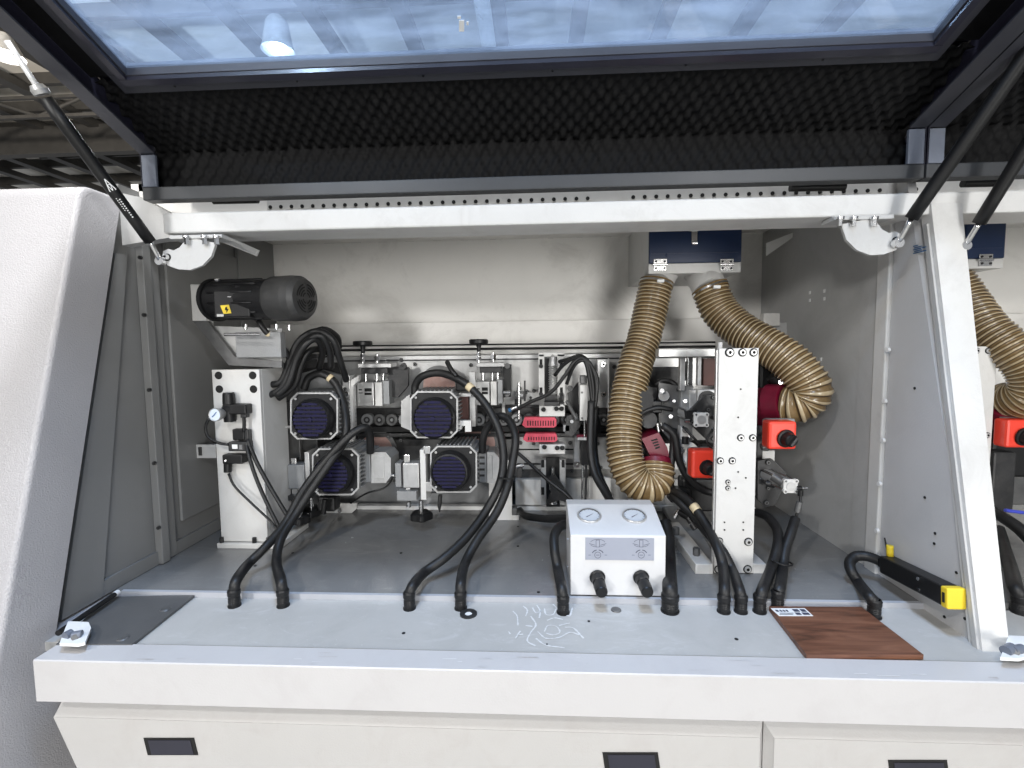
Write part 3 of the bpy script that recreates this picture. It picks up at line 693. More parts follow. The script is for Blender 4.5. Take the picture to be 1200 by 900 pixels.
# ================================================================ upper left black motor on bracket
t = thing('motor_bracket', 'white angled sheet bracket under the black motor at the upper left', 'bracket', P(250,400,1.5))
m = MB(); m.pb(224,333,240,376,1.37,.05,'white_paint',.002)
build('end_plate', m, t)
m = MB(); m.pp([(224,374),(241,374),(275,418),(330,424),(330,431),(268,428)], 1.38, .012, 'mid_metal'); m.pp([(240,334),(246,334),(249,382),(330,385),(330,424),(277,420),(240,374)], 1.405, .006, 'grey_paint')
build('side_plate', m, t)
m = MB(); m.pb(276,389,329,419,1.37,.03,'cast_grey',.002); build('mount_block', m, t)
m = MB(); m.cyl(P(263,392,1.33), P(305,392,1.33), .0045, 'steel', 12); build('clamp_rod', m, t)
for x, y in ((288,383),(324,383),(339,384)):
    build('bolt', MB().cyl(P(x,y+3,1.34), P(x,y-3,1.34), .005, 'steel', 10), t)
t = thing('electric_motor', 'black motor lying sideways with round vented fan cover, upper left of the bay', 'motor', P(300,352,1.5))
c0 = P(249, 352, 1.375); c1 = P(359, 349.5, 1.31); ax = (c1-c0).normalized(); ln = (c1-c0).length
def along(f): return c0 + ax*(ln*f)
m = MB(); m.lathe(c0, ax, [(0,.0),(0,.055),(.008,.056),(.008,.062),(.02,.062),(.02,.056),(ln*.70,.056),(ln*.70,0)], 'motor_black', 36)
for k in range(12):
    a = k*math.pi/6; u = ax.orthogonal().normalized(); w2 = ax.cross(u); dr = u*math.cos(a)+w2*math.sin(a)
    s0 = along(.12)+dr*.056; s1 = along(.6)+dr*.056; m.tube([s0, s1], .0035, 'motor_black', 6, step=.05)
build('body', m, t)
m = MB(); R = .064
m.lathe(along(.68), ax, [(0,R*.94),(.005,R*.97),(ln*.20,R*.99),(ln*.27,R*.96),(ln*.31,R*.82),(ln*.32,R*.62),(ln*.315,R*.60),(ln*.315,0)], 'fan_cover', 40)
build('fan_cover', m, t)
m = MB(); ce = along(.68)+ax*(ln*.322); u = Vector((0,0,1)); u = (u-ax*u.dot(ax)).normalized(); w2 = ax.cross(u)
for j, rr in enumerate((.012,.020,.028,.036)):
    for q in range(4):
        vs = []; a0 = q*math.pi/2+.2+.1*(j % 2); n_ = 9
        for i in range(n_):
            a = a0 + (math.pi/2-.4)*i/(n_-1); dr = u*math.cos(a)+w2*math.sin(a); vs += [ce+dr*rr, ce+dr*(rr+.0042)]
        m.add(vs, [(2*i, 2*i+1, 2*i+3, 2*i+2) for i in range(n_-1)], 'hole_black')
build('vent_slots', m, t)
m = MB(); m.pb(250,340,292,372,1.295,.03,'motor_black',.004); m.pb(274,333,318,342,1.3,.06,'motor_black',.004); build('terminal_box', m, t)
m = MB(); m.pp([(258,358),(268,357),(271,367),(262,368)], 1.2935, .001, 'yellow'); m.pp([(264,360),(266,359.5),(266,362),(268,362),(265,366.5),(265.5,363.5),(263.5,363.5)], 1.2925, .0008, 'hole_black'); build('warning_sticker', m, t)
for x, y in ((255,328),(323,333),(270,348),(311,360)):
    build('bolt', MB().cyl(P(x-2,y,1.3), P(x+2,y,1.3), .0055, 'steel', 8), t)
build('name_plate', MB().pb(254,368,262,371,1.2925,.001,'aluminium',0), t)
# cable bundle arcing beside it
def bundle(paths, label, r):
    t = thing('cable_bundle', label, 'cables', P(*paths[0][0]))
    for pth in paths: build('cable', MB().tube([P(*q) for q in pth], r, 'black_rubber', 10), t)
    return t
bundle([[(312,451,1.42),(330,447,1.42),(340,420,1.42),(352,398,1.42),(372,388,1.42),(390,398,1.42),(398,420,1.45),(406,446,1.5)],
        [(311,465,1.41),(330,455,1.41),(342,430,1.41),(356,404,1.41),(375,393,1.41),(386,410,1.44),(388,432,1.48)],
        [(313,463,1.43),(335,455,1.43),(347,425,1.43),(358,400,1.43),(378,386,1.45),(395,395,1.5),(397,408,1.52)],
        [(324,464,1.40),(338,450,1.40),(348,420,1.40),(360,402,1.40),(372,398,1.42),(378,412,1.46),(374,432,1.5)],
        [(326,467,1.44),(345,452,1.44),(352,430,1.44),(362,412,1.45),(380,408,1.5)]], 'thick bundle of black cables arching over behind the upper left geared motor', .010)
cable('motor_cable', [(303,376,1.37),(311,388,1.37),(322,398,1.39),(335,412,1.41),(341,428,1.43)], .0085, 'black cable with a pale tag leaving the black motor', marker=(.28,6))

# ================================================================ square flange motors
def oct_pts(cx, cy, w, h, Y, ch=.26):
    a, b = w/2, h/2; c = ch*w/2*1.1
    return [P(cx+dx, cy+dy, Y) for dx, dy in ((-a+c,-b),(a-c,-b),(a,-b+c),(a,b-c),(a-c,b),(-a+c,b),(-a,b-c),(-a,-b+c))]
def ring_prism(mb, po, pi, d, mt):
    n = len(po); o = Vector((0,d,0)); vs = po + pi + [p+o for p in po] + [p+o for p in pi]
    fs = []
    for i in range(n):
        j = (i+1) % n; fs += [(i,j,n+j,n+i), (2*n+i,3*n+i,3*n+j,2*n+j), (i,2*n+i,2*n+j,j), (n+i,n+j,3*n+j,3*n+i)]
    return mb.add(vs, fs, mt)
def motor(cx, cy, w, h, gx, gy, gr, Y, label, junction=None, side=.16, fins=True):
    t = thing('spindle_motor', label, 'motor', P(cx, cy+h/2, Y), 'square faced motors with blue grilles')
    po = oct_pts(cx, cy, w, h, Y); pi = oct_pts(cx, cy, w-3.4, h-3.4, Y)
    m = ring_prism(MB(), po, pi, .012, 'aluminium')
    build('face_frame', m, t)
    m = MB().prism(oct_pts(cx, cy, w-3.2, h-3.2, Y+.006), (0,.006,0), 'motor_black'); build('face_plate', m, t)
    for dx, dy in ((-1,-1),(1,-1),(1,1),(-1,1)):
        q = P(cx+dx*w*.37, cy+dy*h*.37, Y+.004); build('screw', MB().cyl(q, q-Vector((0,.006,0)), .0042, 'steel', 10), t)
    r = gr*Y/F; c = P((cx*.35+gx*.65), (cy*.35+gy*.65), Y+.003)
    g0 = P(gx, gy, Y-.03); c = Vector((g0.x, Y+.004, g0.z)); R = w/2*Y/F*.88
    m = MB(); m.lathe(c, (0,-1,0), [(0,R),(.012,R),(.024,R*.97),(.032,R*.90),(.034,r*1.0),(.030,r*.98),(.026,r*.97),(.026,0,'grille_back')], 'motor_black', 40)
    build('fan_cover', m, t)
    m = MB(); n = 9
    for i in range(n):
        z = (i-(n-1)/2)/(n/2)*r*.97; hw = math.sqrt(max(0, (r*.97)**2-z*z)); zc = c.z+z
        m.bb(c.x-hw, c.x+hw, c.y-.033, c.y-.030, zc-r*.065, zc+r*.065, 'grille_blue', .0006)
    for i in range(-3, 4):
        x = i*r*.27; hh = math.sqrt((r*.95)**2-x*x); m.bb(c.x+x-.0007, c.x+x+.0007, c.y-.0295, c.y-.028, c.z-hh, c.z+hh, 'grille_blue')
    m.lathe((c.x, c.y-.030, c.z), (0,-1,0), [(0,r*.13),(.0045,r*.12),(.005,0)], 'grille_blue', 16)
    for rr in (.45,.72): m.lathe((c.x, c.y-.0285, c.z), (0,-1,0), [(0,r*rr),(.001,r*rr),(.001,r*(rr-.04)),(0,r*(rr-.04))], 'grille_blue', 30)
    build('blue_grille', m, t)
    q = P(cx, cy, Y); hw = w*Y/F*.46; hh = h*Y/F*.46
    m = MB(); m.bb(q.x-hw, q.x+hw, Y+.0125, Y+side, q.z-hh, q.z+hh, 'cast_grey', .008)
    if fins:
        for i in range(9):
            xx = q.x-hw*.8 + hw*1.6*i/8
            m.bb(xx-.002, xx+.002, Y+.02, Y+side-.01, q.z+hh-.002, q.z+hh+.010, 'cast_grey')
            zz = q.z-hh*.8+hh*1.6*i/8; m.bb(q.x+hw-.001, q.x+hw+.010, Y+.02, Y+side-.01, zz-.002, zz+.002, 'cast_grey')
            m.bb(q.x-hw-.008, q.x-hw+.001, Y+.02, Y+side-.01, zz-.002, zz+.002, 'cast_grey')
    build('body', m, t)
    if junction:
        x0, y0, x1, y1, yy = junction
        m = MB(); m.pb(x0, y0, x0+(x1-x0)*.42, y1, yy, .10, 'cast_grey', .004)
        A = [(x0+(x1-x0)*.44, y0+1), (x1-6, y0+1), (x1, y0+8), (x1, y1-8), (x1-6, y1), (x0+(x1-x0)*.44, y1)]
        m.pp(A, yy-.004, .09, 'aluminium'); 
        jb = build('junction_box', m, t)
        m = MB()
        for i in range(4): m.pb(x0+2, y0+6+i*7, x0+8, y0+8.5+i*7, yy-.001, .002, 'dark_metal', 0)
        build('vent_slots', m, jb)
        build('cover_plate', MB().pb(x0+(x1-x0)*.52, y0+5, x1-8, y1-5, yy-.0065, .003, 'label_white' if 0 else 'aluminium', .001), jb)
    return t
motor(368, 487.5, 56, 55, 363, 492, 21.5, 1.45, 'geared motor with dark blue grille, upper left of the four, beside the white column')
motor(393, 553, 55, 55, 387, 557, 21.5, 1.44, 'dark blue grilled motor at lower left, crossed by two thick cables', (417,529,458,566,1.50))
motor(508.5, 486, 56, 55, 507, 491, 22.5, 1.47, 'motor with fins on top and dark blue grille, right one of the upper pair')
motor(531.5, 550, 55, 55, 526, 554, 20, 1.45, 'motor with bright blue grille, at the lower middle beside a grey cylinder block', (560,529,585,566,1.50))
# cylinder blocks beside the motors: compact air cylinders with knobs
def cyl_unit(x0, y0, x1, y1, Y, label, knob=None, plate=True):
    t = thing('air_cylinder_block', label, 'air cylinder', P((x0+x1)/2, y1, Y), 'compact air cylinder blocks')
    w = x1-x0
    m = MB(); m.pb(x0, y0, x0+w*.52, y1, Y, .06, 'aluminium', .002); m.pb(x0+w*.56, y0, x0+w*.78, y1, Y-.004, .06, 'white_paint', .002); m.pb(x0+w*.81, y0-2, x1, y1-2, Y+.006, .06, 'cast_grey', .002)
    build('body', m, t)
    m = MB(); m.pb(x0+w*.24, y0+7, x0+w*.46, y0+11, Y-.001, .0012, 'hole_black', 0); m.pb(x0+w*.24, y0+12, x0+w*.46, y0+15, Y-.001, .0012, 'hole_black', 0); m.pb(x0+w*.06, y0+8, x0+w*.16, y0+9.5, Y-.001, .0012, 'hole_black', 0); m.pb(x0+w*.06, y0+12, x0+w*.18, y0+13, Y-.001, .0012, 'hole_black', 0)
    build('printed_plate', m, t)
    for f in (.28, .62, .82):
        build('rod', MB().cyl(P(x0+w*f, y0-11, Y+.03), P(x0+w*f, y0, Y+.03), .005, 'steel', 12), t)
    build('cross_plate', MB().pb(x0+1, y0-22, x1+2, y0-17, Y-.005, .07, 'aluminium', .002).pb(x0+5, y0-17, x1-2, y0-10, Y+.01, .05, 'dark_metal', .002), t)
    if knob:
        kx, ky = knob
        m = MB(); c = P(kx, ky, Y+.02)
        m.lathe(c, (0,0,1), [(-.014,.008),(-.004,.010),(-.004,.030),(.0,.033),(.010,.033),(.013,.030),(.013,0)], 'black_plastic', 12)
        m.lathe(c, (0,0,1), [(-.030,.007),(-.012,.007)], 'black_plastic', 14)
        build('knob', m, t)
        m = MB(); m.cyl(P(kx, ky+8, Y+.02), P(kx, ky+23, Y+.02), .0045, 'steel', 12)
        for dy in (11, 16): m.cyl(P(kx, ky+dy, Y+.02), P(kx, ky+dy+4, Y+.02), .009, 'steel', 6, smooth=False)
        build('adjusting_screw', m, t); m = MB(); q = kx+17; m.cyl(P(q, ky+11, Y+.02), P(q, ky+22, Y+.02), .005, 'steel', 12); m.cyl(P(q, ky+13, Y+.02), P(q, ky+19, Y+.02), .010, 'steel', 6, smooth=False)
        build('adjusting_screw', m, t)
    return t
cyl_unit(418, 448, 456, 476, 1.62, 'aluminium air cylinder block with black knob on top, between the two upper motors', (425,404))
cyl_unit(557, 447, 589, 475, 1.62, 'aluminium air cylinder block with black knob on top, right of the upper motor pair', (561,402))
t = thing('air_cylinder', 'grey square air cylinder left of the lower left motor', 'air cylinder', P(345,572,1.48))
build('body', MB().pb(329,544,336,572,1.49,.05,'cast_grey',.002).pb(337,545,357,573,1.48,.05,'cast_grey',.003), t)
build('clamp', MB().pb(341,537,347,545,1.49,.02,'steel'), t); build('clamp', MB().pb(342,573,349,581,1.49,.02,'steel'), t)
build('side_plate', MB().pb(357.5,530,363,580,1.46,.08,'aluminium',.002), t)
build('port', MB().cyl(P(329,557,1.51),P(324,557,1.51),.006,'steel',12).pb(336,581,356,587,1.48,.05,'dark_metal'), t)
t = thing('air_cylinder', 'light grey square air cylinder left of the lower middle motor', 'air cylinder', P(475,572,1.48))
build('body', MB().pb(463,543,470,571,1.50,.05,'cast_grey',.002).pb(472,543,491,572,1.48,.05,'aluminium',.003), t)
build('clamp', MB().pb(473,533,480,542,1.49,.02,'steel'), t); build('clamp', MB().pb(475,572,481,576,1.49,.02,'steel').pb(465,576,488,587,1.47,.05,'cast_grey'), t)
build('side_plate', MB().pb(492.5,527,499,586,1.46,.08,'white_paint',.002).pb(496,523,504,532,1.46,.02,'aluminium').pb(499,565,506,576,1.46,.03,'aluminium'), t)
build('port', MB().cyl(P(463,557,1.52),P(458,557,1.52),.006,'steel',12), t); build('port', MB().cyl(P(479,588,1.48),P(479,594,1.48),.008,'steel',12), t)
def star_knob(cx, cy, Y, label, r=.034):
    t = thing('star_knob', label, 'knob', P(cx, cy, Y), 'black star knobs under the motors')
    c = P(cx, cy, Y); m = MB(); n = 30; 
    for (z0, z1, s0, s1) in ((-.014,-.010,.80,1),(-.010,.008,1,1),(.008,.013,1,.75)):
        vs = []
        for z, s_ in ((z0,s0),(z1,s1)):
            for i in range(n):
                a = 2*math.pi*i/n; rr = r*s_*(1+.10*math.cos(5*a)); vs.append(c+Vector((rr*math.cos(a), rr*math.sin(a), z)))
        m.add(vs, [(i,(i+1)%n,n+(i+1)%n,n+i) for i in range(n)], 'black_plastic', True)
        if z0 < -.012: m.add(vs[:n], [tuple(range(n))], 'black_plastic')
        if z1 > .012: m.add(vs[n:], [tuple(range(n))], 'black_plastic')
    build('grip', m, t)
    build('stem', MB().cyl(c+Vector((0,0,.012)), c+Vector((0,0,.05)), .008, 'steel', 12), t)
star_knob(494, 604, 1.5, 'black star knob under the lower middle motor above the grey floor')
star_knob(352, 608, 1.46, 'black star knob low under the lower left motor, half behind the cables', .03)
star_knob(365, 600, 1.56, 'black star knob just right of and above the lowest one at left', .03)
# brackets and clutter around the motors, as parts of the bed's tool carriages
def carriage(label, items, loc, mt='aluminium'):
    t = thing('tool_carriage', label, 'carriage', P(*loc), 'tool carriages along the bed')
    for nm, mb_ in items: build(nm, mb_, t)
    return t
carriage('dark carriage plates filling the space between column and upper left motor', [
    ('plate', MB().pb(330,436,350,540,1.56,.02,'mid_metal')),
    ('plate', MB().pp([(345,440),(372,432),(400,440),(400,468),(345,468)], 1.60, .02, 'cast_grey')),
    ('guard', MB().pb(333,470,341,500,1.50,.04,'black_plastic').pb(332,499,345,502,1.49,.01,'aluminium')),
    ('bar', MB().pb(333,513,372,527,1.60,.06,'mid_metal')),
    ('hub', MB().cyl(P(338,545,1.53),P(338,545,1.56),.02,'dark_metal',20)),
    ('side_plate', MB().pb(402,440,411,507,1.56,.05,'aluminium').pp([(411,446),(420,440),(420,446),(414,452),(414,520),(407,520)],1.55,.02,'white_paint')),
    ('bolt', MB().cyl(P(402,461,1.54),P(409,461,1.54),.007,'steel',8))], (360,520,1.6))
carriage('grey fork shaped carriage between the two upper motors', [
    ('plate', MB().pp([(456,430),(478,430),(478,452),(466,466),(452,464)],1.66,.02,'dark_metal')),
    ('bolt', MB().lathe(P(473,429,1.65),(0,-1,0),[(0,.012),(.004,.011),(.004,.004),(.001,.003),(.001,0)],'dark_metal',16)),
    ('arm', MB().pp([(470,470),(480,462),(482,505),(470,500)],1.56,.03,'aluminium')),
    ('slot_block', MB().pp([(536,493),(552,493),(552,506),(545,506),(545,499),(541,499),(541,503),(536,503)],1.5,.02,'white_paint')),
    ('rear_plate', MB().pb(537,464,549,495,1.55,.02,'rust_brown').pb(537,461,552,465,1.54,.04,'aluminium')),
    ('side_plate', MB().pb(550,436,557,500,1.56,.05,'aluminium')),
    ('guard', MB().pb(534,446,548,458,1.53,.05,'black_plastic',.004))], (508,500,1.6))
carriage('dark bolted arm right of the right cylinder block', [
    ('arm', MB().pp([(589,427),(599,427),(599,465),(590,466)],1.66,.02,'black_plastic')),
    ('bolt', MB().lathe(P(594.5,429,1.655),(0,-1,0),[(0,.010),(.004,.009),(.004,0)],'mid_metal',14)),
    ('bolt', MB().lathe(P(594,462,1.655),(0,-1,0),[(0,.010),(.004,.009),(.004,0)],'mid_metal',14)),
    ('pin', MB().cyl(P(608,448,1.6),P(608,491,1.6),.0045,'steel',10)),
    ('port', MB().cyl(P(590,460,1.6),P(598,460,1.6),.007,'steel',10)),
    ('sensor', MB().cyl(P(599,480,1.58),P(606,477,1.58),.006,'steel',10).cyl(P(596,481,1.58),P(599,480,1.58),.007,'blue_print',10))], (595,470,1.7))
# dust fans behind (worn reddish discs)
for cx, cy, r, Y, lb in ((441,528,26,1.70,'worn reddish saw guard disc behind the lower left motor'),(515,452,24,1.66,'worn reddish saw guard disc behind the upper middle motor'),(560,520,26,1.70,'worn reddish saw guard disc behind the lower middle motor')):
    t = build('guard_disc', MB().lathe(P(cx,cy,Y),(0,-1,0),[(0,r*Y/F),(.006,r*Y/F),(.006,r*Y/F*.8,'dust_red'),(.010,r*Y/F*.4,'dust_red'),(.010,0)],'mid_metal',36), loc=P(cx,cy,Y))
    tag(t, lb, 'guard', 'worn guard discs')
# ================================================================ middle gluing / trimming unit
t = thing('trimming_unit', 'tall aluminium trimming unit with slotted plates, right of centre on the bed', 'trimming unit', P(648,600,1.68))
build('slotted_plate', MB().pb(631,415,638,463,1.66,.03,'white_paint').pb(653,415,662,463,1.66,.03,'white_paint').pb(631,413,662,418,1.66,.03,'white_paint'), t)
for x, y in ((634,421),(634,454),(658,421),(658,454)):
    m = MB(); m.pb(x-1.6, y, x+1.6, y+9, 1.657, .002, 'hole_black', .001); build('slot', m, t)
    m = MB(); bolt(m, P(x, y+8, 1.655), .0075, ring='dark_metal'); build('bolt', m, t)
build('spring', MB().lathe(P(648,462,1.66),(0,0,1),[(0,.012)]+[(.004*k, .012+.004*(k%2)) for k in range(1,26)]+[(.13,.01),(.14,0)],'aluminium',16), t)
build('carriage_block', MB().pb(632,476,662,488,1.62,.05,'white_paint').pb(638,471,655,476,1.63,.04,'dark_metal').pb(656,474,661,480,1.62,.05,'aluminium'), t)
for x, y in ((637,480),(652,479),(658,479),(638,524),(653,525),(659,525)):
    m = MB(); m.cyl(P(x,y,1.62), P(x,y,1.61), .008, 'hole_black', 14); build('bolt', m, t)
build('carriage_block', MB().pb(632,521,662,532,1.62,.05,'white_paint'), t)
build('slotted_plate', MB().pb(634,539,640,592,1.64,.03,'aluminium').pb(656,539,663,592,1.64,.03,'aluminium'), t)
for x, y in ((636,543),(660,543),(636,575),(660,575)): 
    m = MB(); m.pb(x-1.8, y-4, x+1.8, y+5, 1.637, .002, 'hole_black', .001); build('slot', m, t)
build('piston', MB().lathe(P(648,590,1.66),(0,0,1),[(0,.015),(.02,.015),(.02,.009),(.05,.009),(.05,.013),(.10,.013),(.10,.006),(.13,.006)],'steel',16), t)
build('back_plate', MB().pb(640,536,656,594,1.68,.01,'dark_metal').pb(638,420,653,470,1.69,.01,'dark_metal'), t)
build('link', MB().pp([(642,560),(650,556),(672,586),(668,590),(655,586),(640,592),(646,575)],1.62,.01,'dark_metal'), t)
for (x0, y0, x1, y1, lb) in ((612,489,652,501,'upper pink red toothed comb on the chain line'),(613,508,653,518,'lower pink red toothed comb, just under the upper one')):
    m = MB(); Y = 1.62
    m.pp([(x0+3,y0),(x1-2,y0),(x1,y0+3),(x1,y1-2),(x1-3,y1),(x0+4,y1),(x0,y1-3)], Y, .03, 'comb_red')
    for i in range(11):
        xx = x0+6+i*3; m.pb(xx, y0+4, xx+1.1, y1-2, Y-.0015, .002, 'hole_black', 0)
    o = build('toothed_comb', m, loc=P(x0,y1,Y)); tag(o, lb, 'comb', 'pink red toothed combs')
carriage('light aluminium plate with two bolts beside the hanging cables', [
    ('plate', MB().pb(700,421,713,478,1.66,.03,'aluminium').pb(712.5,420,714,490,1.65,.01,'white_paint')),
    ('bolt', MB().lathe(P(707,427,1.655),(0,-1,0),[(0,.010),(.004,.009),(.004,.004,'hole_black'),(.001,0)],'steel',14)),
    ('bolt', MB().lathe(P(707,462,1.655),(0,-1,0),[(0,.010),(.004,.009),(.004,.004,'hole_black'),(.001,0)],'steel',14)),
    ('inner_plate', MB().pb(661,425,671,475,1.68,.02,'white_paint').pp([(666,462),(678,448),(678,488),(666,480)],1.66,.02,'dark_metal')),
    ('round_mount', MB().cyl(P(666,437,1.675),P(666,437,1.665),.012,'mid_metal',18).cyl(P(668,455,1.675),P(668,455,1.66),.010,'mid_metal',18))], (700,480,1.7))
t = thing('sensor_bar', 'upright white sensor bar hanging beneath a loop of black cables', 'sensor', P(684,480,1.6))
build('bar', MB().pb(679.5,451,689,493,1.58,.03,'white_paint',.002), t)
build('cap', MB().pb(680,440,688,450,1.58,.03,'mid_metal',.003), t)
for x, y in ((682,460),(682,490)): build('screw', MB().cyl(P(x,y,1.578),P(x,y,1.576),.0035,'mid_metal',10), t)
build('stem', MB().cyl(P(685,493,1.6),P(685,512,1.6),.004,'steel',10).pb(677,513,688,516,1.59,.02,'white_paint').pb(676,510,690,513,1.6,.02,'crimson'), t)
bundle([[(600,483,1.6),(620,472,1.58),(645,460,1.56),(662,440,1.55),(672,425,1.55),(682,419,1.55),(688,430,1.55),(692,455,1.55),(694,475,1.55)],
        [(650,440,1.6),(660,428,1.58),(672,420,1.56),(684,420,1.55),(691,432,1.55),(695,455,1.55),(695,478,1.55)],
        [(655,424,1.6),(668,420,1.58),(680,417,1.56),(690,424,1.55),(697,440,1.55),(699,460,1.55),(697,480,1.55)],
        [(664,450,1.58),(672,430,1.56),(682,422,1.55),(692,428,1.55),(700,445,1.55),(698,470,1.55)]], 'loop of grey black cables over the upright white sensor bar', .0062)
cable('hanging_cable', [(693,470,1.55),(692,500,1.53),(692,530,1.50),(697,555,1.47),(710,578,1.42),(718,592,1.38)], .012, 'doubled black cable running down behind the steel box')
cable('hanging_cable', [(698,476,1.57),(697,500,1.56),(697,530,1.54),(702,555,1.5),(714,582,1.44)], .010, 'black cable alongside the doubled one, right of it')
cable('thin_cable', [(603,528,1.6),(613,536,1.58),(628,550,1.56),(645,565,1.55),(662,578,1.53),(672,588,1.52)], .0062, 'grey black cable slanting down right across the trimming unit')
cable('thin_cable', [(600,500,1.62),(640,498,1.63),(680,500,1.63)], .004, 'thin dark cable lying along the chain line') if 0 else None
carriage('tall dark post with lower pivot, behind the hanging cables', [
    ('post', MB().pb(673,505,679,548,1.64,.03,'cast_grey').pb(681,515,690,545,1.63,.03,'dark_metal')),
    ('pivot', MB().lathe(P(676,544,1.635),(0,-1,0),[(0,.010),(.004,.009),(.004,.003),(.001,0)],'steel',16)),
    ('rod', MB().cyl(P(683,545,1.62),P(682,590,1.62),.004,'steel',10).cyl(P(687,545,1.62),P(686,590,1.62),.004,'dark_metal',10)),
    ('lower_plate', MB().pb(604,562,634,592,1.70,.02,'white_paint')), ('lower_plate', MB().pb(690,560,716,596,1.69,.02,'white_paint')),
    ('fitting', MB().cyl(P(603,547,1.6),P(614,545,1.6),.007,'steel',10).pb(606,549,612,560,1.6,.02,'dark_metal'))], (680,560,1.66))
# ================================================================ suction box and ribbed hoses
def duct_box(x0, x1, y0, y1, Y, YBk, label, hinges, latch=None, x_wall=None):
    t = thing('suction_box', label, 'duct box', P((x0+x1)/2, y1, Y), 'suction boxes under the hood')
    a = P(x0, y1, Y); b = P(x1, y1, Y); ym = y0 + (y1-y0)*.80
    zb = a.z; zm = P(x0, ym, Y).z; ztop = ZC-.002
    m = MB(); m.bb(a.x, b.x, Y+.006, YBk, zb, ztop, 'white_paint', .002); m.bb(a.x, b.x, Y, Y+.0055, zb, zm-.001, 'white_paint', .001)
    build('box_body', m, t)
    ld = build('blue_lid', MB().bb(a.x, b.x, Y-.004, Y+.0055, zm, ztop-.02, 'navy', .003), t)
    m = MB(); m.bb(a.x+.008, b.x-.008, Y-.0055, Y-.0042, zm+.03, zm+.033, 'navy'); build('pressed_line', m, ld)
    for hx in hinges:
        m = MB()
        m.pb(hx-8, ym-6, hx+8, ym, Y-.008, .004, 'steel', .001); m.pb(hx-8, ym+2, hx+7, ym+8, Y-.005, .004, 'steel', .001)
        m.cyl(P(hx-9, ym+.8, Y-.008), P(hx+8, ym+.8, Y-.008), .0035, 'steel', 10)
        for dx in (-5, 5): m.cyl(P(hx+dx, ym-3, Y-.009), P(hx+dx, ym-3, Y-.0105), .0035, 'dark_metal', 8); m.cyl(P(hx+dx, ym+5, Y-.006), P(hx+dx, ym+5, Y-.0075), .0035, 'dark_metal', 8)
        build('hinge', m, t)
    if latch:
        lx, ly = latch
        m = MB(); m.pb(lx-5, ly-10, lx+5, ly-4, Y-.008, .004, 'steel', .001); m.pb(lx-3.5, ly-4, lx+3.5, ly+10, Y-.010, .004, 'steel', .0015); m.cyl(P(lx-3, ly+10, Y-.01), P(lx+3, ly+10, Y-.01), .006, 'steel', 12)
        build('latch', m, t)
    return t, zb
dt, zdb = duct_box(760, 868, 262, 321, 1.58, YB-.003, 'white suction box with dark blue hinged lid and steel latch, two hoses below', [774, 852], (814, 275))
def hose(path, rad, label, collar=None, gauze=True):
    pts = [P(*q) for q in path]
    t = thing('ribbed_hose', label, 'hose', pts[0], 'ribbed suction hoses')
    pitch = .0135; st = pitch/6
    # dented a little so that the ribs are not perfectly even
    rnd = [random.uniform(-.002, .002) for _ in range(900)]
    def rf(i, n):
        ph = (i % 6); base = rad*(1+.018*math.sin(i*.05))
        return base + (.0048, .0026, -.0004, -.0012, -.0004, .0030)[ph] + rnd[i//6]*.5
    def mf(i): return ('hose_rib', 'hose_line', 'hose_valley', 'hose_valley', 'hose_valley', 'hose_rib')[i % 6]
    build('hose_wall', MB().tube(pts, rad, 'hose_valley', 40, step=st, rf=rf, mf=mf, caps=True), t)
    d = (pts[1]-pts[0]).normalized(); a = pts[0]
    build('clamp_band', MB().lathe(a, d, [(-.006,rad*1.0),(-.006,rad*1.10),(.010,rad*1.10),(.010,rad*1.02)], 'hose_valley', 36).lathe(a, d, [(.0,rad*1.105),(.0,rad*1.12),(.006,rad*1.12),(.006,rad*1.105)], 'steel', 36), t)
    scr = a + Vector((0,-1,0)) * rad*1.14; build('clamp_screw', MB().box(scr, (.022,.010,.010), 'label_white', .002), t)
    return t
def outlet(px, py, Y, px2, py2, Y2, r, par):
    build('outlet', MB().cyl(P(px, py, Y), P(px2, py2, Y2), r*1.12, 'white_paint', 32, r2=r*.98), par)
outlet(776, 317, 1.66, 769, 333, 1.62, .050, dt); outlet(822, 317, 1.66, 832, 340, 1.60, .052, dt)
hose([(769,332,1.62),(764,355,1.61),(755,395,1.58),(744,430,1.54),(735,470,1.50),(731,510,1.46),(733,538,1.43),(742,560,1.41),(757,569,1.40),(768,562,1.41),(769,545,1.43)], .050, 'brown ribbed hose hanging down in a U below the suction box, left of the pair')
hose([(832,339,1.60),(843,364,1.58),(864,384,1.54),(893,402,1.48),(921,420,1.43),(941,440,1.40),(950,456,1.39),(944,469,1.40),(932,474,1.41),(919,473,1.43)], .052, 'brown ribbed hose sweeping right and curling behind the bolted white column')
t = thing('suction_nozzle', 'dark crimson plastic nozzle joined to the lower end of the U shaped hose', 'nozzle', P(770,550,1.45))
m = MB(); m.pp([(752,514),(772,507),(782,524),(788,550),(781,566),(762,560),(767,544)], 1.44, .09, 'crimson'); m.cyl(P(769,556,1.43), P(768,538,1.45), .05, 'crimson', 28, r2=.045)
for i in range(4): m.pp([(763+i*1.5,516+i*3),(770+i,514+i*3),(771+i,515.3+i*3),(764+i*1.5,517.3+i*3)], 1.438, .003, 'hole_black')
build('shell', m, t)
build('elbow_plate', MB().pp([(744,524),(757,520),(765,545),(758,552),(750,545)], 1.47, .03, 'dark_metal').pp([(748,530),(752,528),(758,546),(754,548)], 1.466, .003, 'label_white'), t)
t = thing('suction_nozzle', 'crimson plastic nozzle at the end of the hose right of the bolted column', 'nozzle', P(900,480,1.5))
m = MB(); m.cyl(P(921,473,1.425), P(903,474,1.46), .0575, 'crimson', 32, r2=.061); m.cyl(P(903,474,1.46), P(884,486,1.5), .061, 'crimson', 32, r2=.052)
build('shell', m, t)
